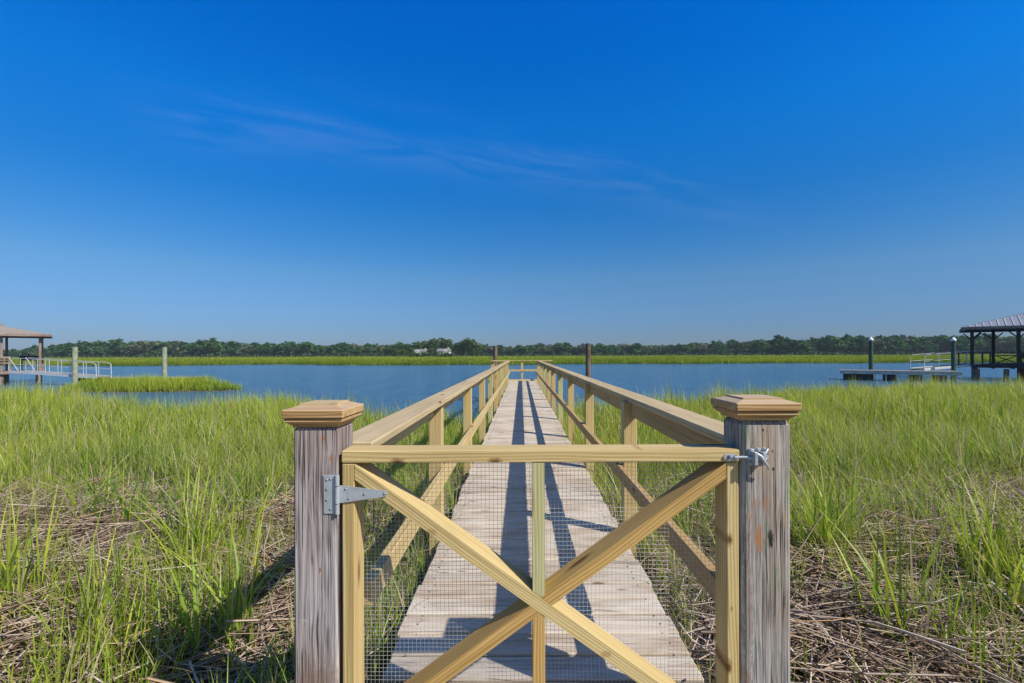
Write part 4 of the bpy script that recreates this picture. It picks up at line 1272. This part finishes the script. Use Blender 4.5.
_TX = [-200, -20, 40, 62, 85, 130, 250, 380, 490, 600, 700, 760, 830, 960, 1100, 1250]
_TY = [353.5, 352, 350, 345, 342.8, 343, 344.2, 346.8, 347.2, 346.6, 345.5, 341.0, 338.3, 337.3, 336.5, 336]
def unroll(px_, py_):
    return py_ + (px_ - 521) * math.tan(math.radians(0.2)) - 0.0
def tree_at(mesh, name, px_, top, d, label, cat, group, wmul=1.0):
    o = bpy.data.objects.new(name, mesh); COL.objects.link(o)
    x = (px_ - 521) * d / F
    H = (354.3 - unroll(px_, top)) * d / F + CZ + 0.75
    s = H / 10.0
    o.location = (x, d, -0.75)
    o.scale = (s * wmul, s * wmul, s)
    o.rotation_euler = (0, 0, random.uniform(0, 6.28))
    tag(o, label, cat, group)
    return o
LBL = {'l': 'distant leafy tree in the long wood left of the white houses', 'r': 'distant leafy tree in the long hazy wood right of the white houses'}
GRP = {'l': 'trees of the far wood on the left', 'r': 'trees of the far wood on the right'}
px_ = -105.0
while px_ < 1150:
    side = 'l' if px_ < 400 else 'r'
    d = (372 if side == 'l' else (400 if px_ < 760 else 340)) + random.uniform(-14, 14)
    if px_ < 50: d += (50 - px_) * 1.2
    me, kind = random.choice(far_meshes)
    top = np.interp(px_, _TX, _TY) - 2.7 + (0.8 if px_ > 740 else 0) + random.choice((-1.8, -0.6, 0.2, 0.8, 1.6, 2.2)) + random.uniform(-.5, .5) - (0.8 if kind == 'pine' else 0)
    tree_at(me, 'tree', px_, top, d, LBL[side], 'tree', GRP[side], random.uniform(1.25, 1.85))
    px_ += random.uniform(3.7, 5.7)
# the wood behind them, one closed mass
V_all, r_all = [], []
for px_ in np.arange(-160, 1210, 2.2):
    d = (405 if px_ < 400 else (430 if px_ < 760 else 372)) + random.uniform(0, 30)
    if px_ < 50: d += (50 - px_) * 1.2
    top = float(np.interp(px_, _TX, _TY)) - 2.0 + (0.8 if px_ > 740 else 0) + random.uniform(0.3, 2.4)
    H = (354.3 - unroll(px_, top)) * d / F + CZ + 0.75
    if H < 2: H = 2.0
    V, rv = crown_mesh([(0, 0, H * 0.72, H * 0.26, 0.9), (1.5, 0.5, H * 0.35, H * 0.33, 1.0), (-1.0, -6.0, H * 0.12, H * 0.2, 0.9)], 130, 0.9, int(px_ * 10) + 5000)
    V = V + np.array([(px_ - 521) * d / F, d, -0.75])
    V_all.append(V); r_all.append(rv * 0.8)
V = np.concatenate(V_all); rv = np.concatenate(r_all)
wood = np_mesh('woodland', V, np.arange(len(V)), np.arange(len(V) // 4) * 4, {'rnd': rv}, 'leaf')
tag(wood, label='dense dark wood closing the horizon behind the front trees', kind='stuff')

# bright grove with two white houses
def house(px0, px1, ytop, yeave, d, name, label, flip):
    w = (px1 - px0) * d / F
    h = empty(name, P((px0 + px1) / 2, d, -0.7), random.uniform(-0.1, 0.1))
    tag(h, label, 'house')
    ze = (354.3 - yeave) * d / F + CZ + 0.7; zt = (354.3 - ytop) * d / F + CZ + 0.7
    dp = 6.0
    mb = MB(); mb.box(-w / 2 + 0.15, w / 2 - 0.15, 0.15, dp - 0.15, 0.0, 1.395); mb.build('foundation', 'dark_wood', h)
    mb = MB(); mb.box(-w / 2, w / 2, 0, dp, 1.4, ze, ch=0.02)
    gx = w * 0.22 * (1 if flip else -1)
    mb.prism([(gx - w * 0.22, ze + 0.002), (gx + w * 0.22, ze + 0.002), (gx, zt - 0.15)], -0.35, 0.0, lambda a, b, c: (a, c, b))
    mb.box(gx - w * 0.22, gx + w * 0.22, -0.35, -0.003, 1.4, ze, ch=0.02)
    mb.build('wall', 'house_wall', h)
    mb = MB()
    mb.prism([(-0.5, ze + 0.01), (dp + 0.5, ze + 0.01), (dp / 2, zt)], -w / 2 - 0.4, w / 2 + 0.4, lambda a, b, c: (c, a, b))
    roof = mb.build('roof', 'house_roof', h)
    mb = MB(); mb.box(w * 0.3, w * 0.3 + 0.7, dp / 2 - 0.4, dp / 2 + 0.4, ze, zt + 0.7, axis=2); mb.build('chimney', 'house_wall', roof)
    for k in range(4):
        x = -w * 0.38 + k * w * 0.25
        yb = -0.40 if abs(x - gx) < w * 0.2 else -0.05
        mb = MB(); mb.box(x - 0.45, x + 0.45, yb, yb + 0.04, ze * 0.58, ze * 0.58 + 1.1); mb.build('window', 'glass', h)
    return h
house(414.5, 426.5, 348.8, 351.2, 304, 'house', 'left of two small white houses among the bright trees across the marsh', False)
house(437, 449, 348.2, 350.9, 300, 'house', 'right of two small white houses among the bright trees across the marsh', True)
near_meshes = []
for i in range(5):
    V, rv, mbt = make_tree_mesh('t', 'round', 10.0, 300 + i, 'leaf_near', 900, 0.46)
    # trunk and crown as separate parts
    crown = np_mesh('crown', V, np.arange(len(V)), np.arange(len(V) // 4) * 4, {'rnd': rv}, 'leaf_near')
    trunk = mbt.build('trunk', 'trunk')
    near_meshes.append((trunk.data, crown.data))
    bpy.data.objects.remove(crown); bpy.data.objects.remove(trunk)
def near_tree(px_, top, d, label, wm=1.0, k=None):
    x = (px_ - 521) * d / F
    H = (354.3 - unroll(px_, top)) * d / F + CZ + 0.75
    t, c = near_meshes[random.randrange(5) if k is None else k]
    e_ = empty('oak_tree', (x, d, -0.75), random.uniform(0, 6.28)); e_.scale = (H / 10 * wm, H / 10 * wm, H / 10)
    for nm, me in (('trunk', t), ('crown', c)):
        o = bpy.data.objects.new(nm, me); COL.objects.link(o); o.parent = e_
    tag(e_, label, 'tree', 'grove around the white houses')
a_ = 'leafy tree in the grove to the left of both white houses'
b_ = 'tall rounded tree behind the two white houses'
c_ = 'leafy tree in the grove to the right of both white houses'
for px_, top, d, lb, wm in ((386, 346.0, 305, a_, 1.1), (393, 343.5, 302, a_, 1.1), (400, 341, 306, a_, 1.15), (407, 343.5, 304, a_, 1.0), (411, 347.5, 299, a_, 0.9),
                            (416, 341, 318, b_, 1.2), (425, 339.5, 320, b_, 1.2), (433, 337, 316, b_, 1.3), (441, 336.5, 318, b_, 1.3), (449, 338, 316, b_, 1.2),
                            (456, 341.5, 308, c_, 1.1), (461, 340, 306, c_, 1.0), (467, 336.8, 304, c_, 1.25), (473, 337.5, 306, c_, 1.1), (478, 342, 302, c_, 1.0)):
    near_tree(px_, top, d, lb, wm)
near_tree(431.5, 347.5, 292, 'low bush standing between the two white houses', 1.7)
for q_ in (411, 416.5, 422, 427.5, 436, 441, 447, 452):
    near_tree(q_, 352.6 + random.uniform(-.6, .6), 288, 'low shrub at the marsh edge below the white houses', 2.2)

# ------------------------------------------------------------------ the summer haze over the marsh
def haze():
    m, g = new_mat('summer_haze')
    v = g('ShaderNodeVolumePrincipled', None, Density=0.00018, Anisotropy=0.0)
    v.inputs['Color'].default_value = (0.72, 0.84, 1.0, 1)
    g('ShaderNodeOutputMaterial', None, Volume=v.outputs[0])
    M['haze'] = m
    mb = MB()
    x0, x1, y0, y1, z0, z1 = -2700, 2700, -300, 2700, -6.0, 22.0
    mb.frustum(x0, x1, y0, y1, z0, 0.0, z1)
    o = mb.build('haze', 'haze')
    tag(o, label='thin blue summer haze over the marsh and river', kind='stuff')
haze()
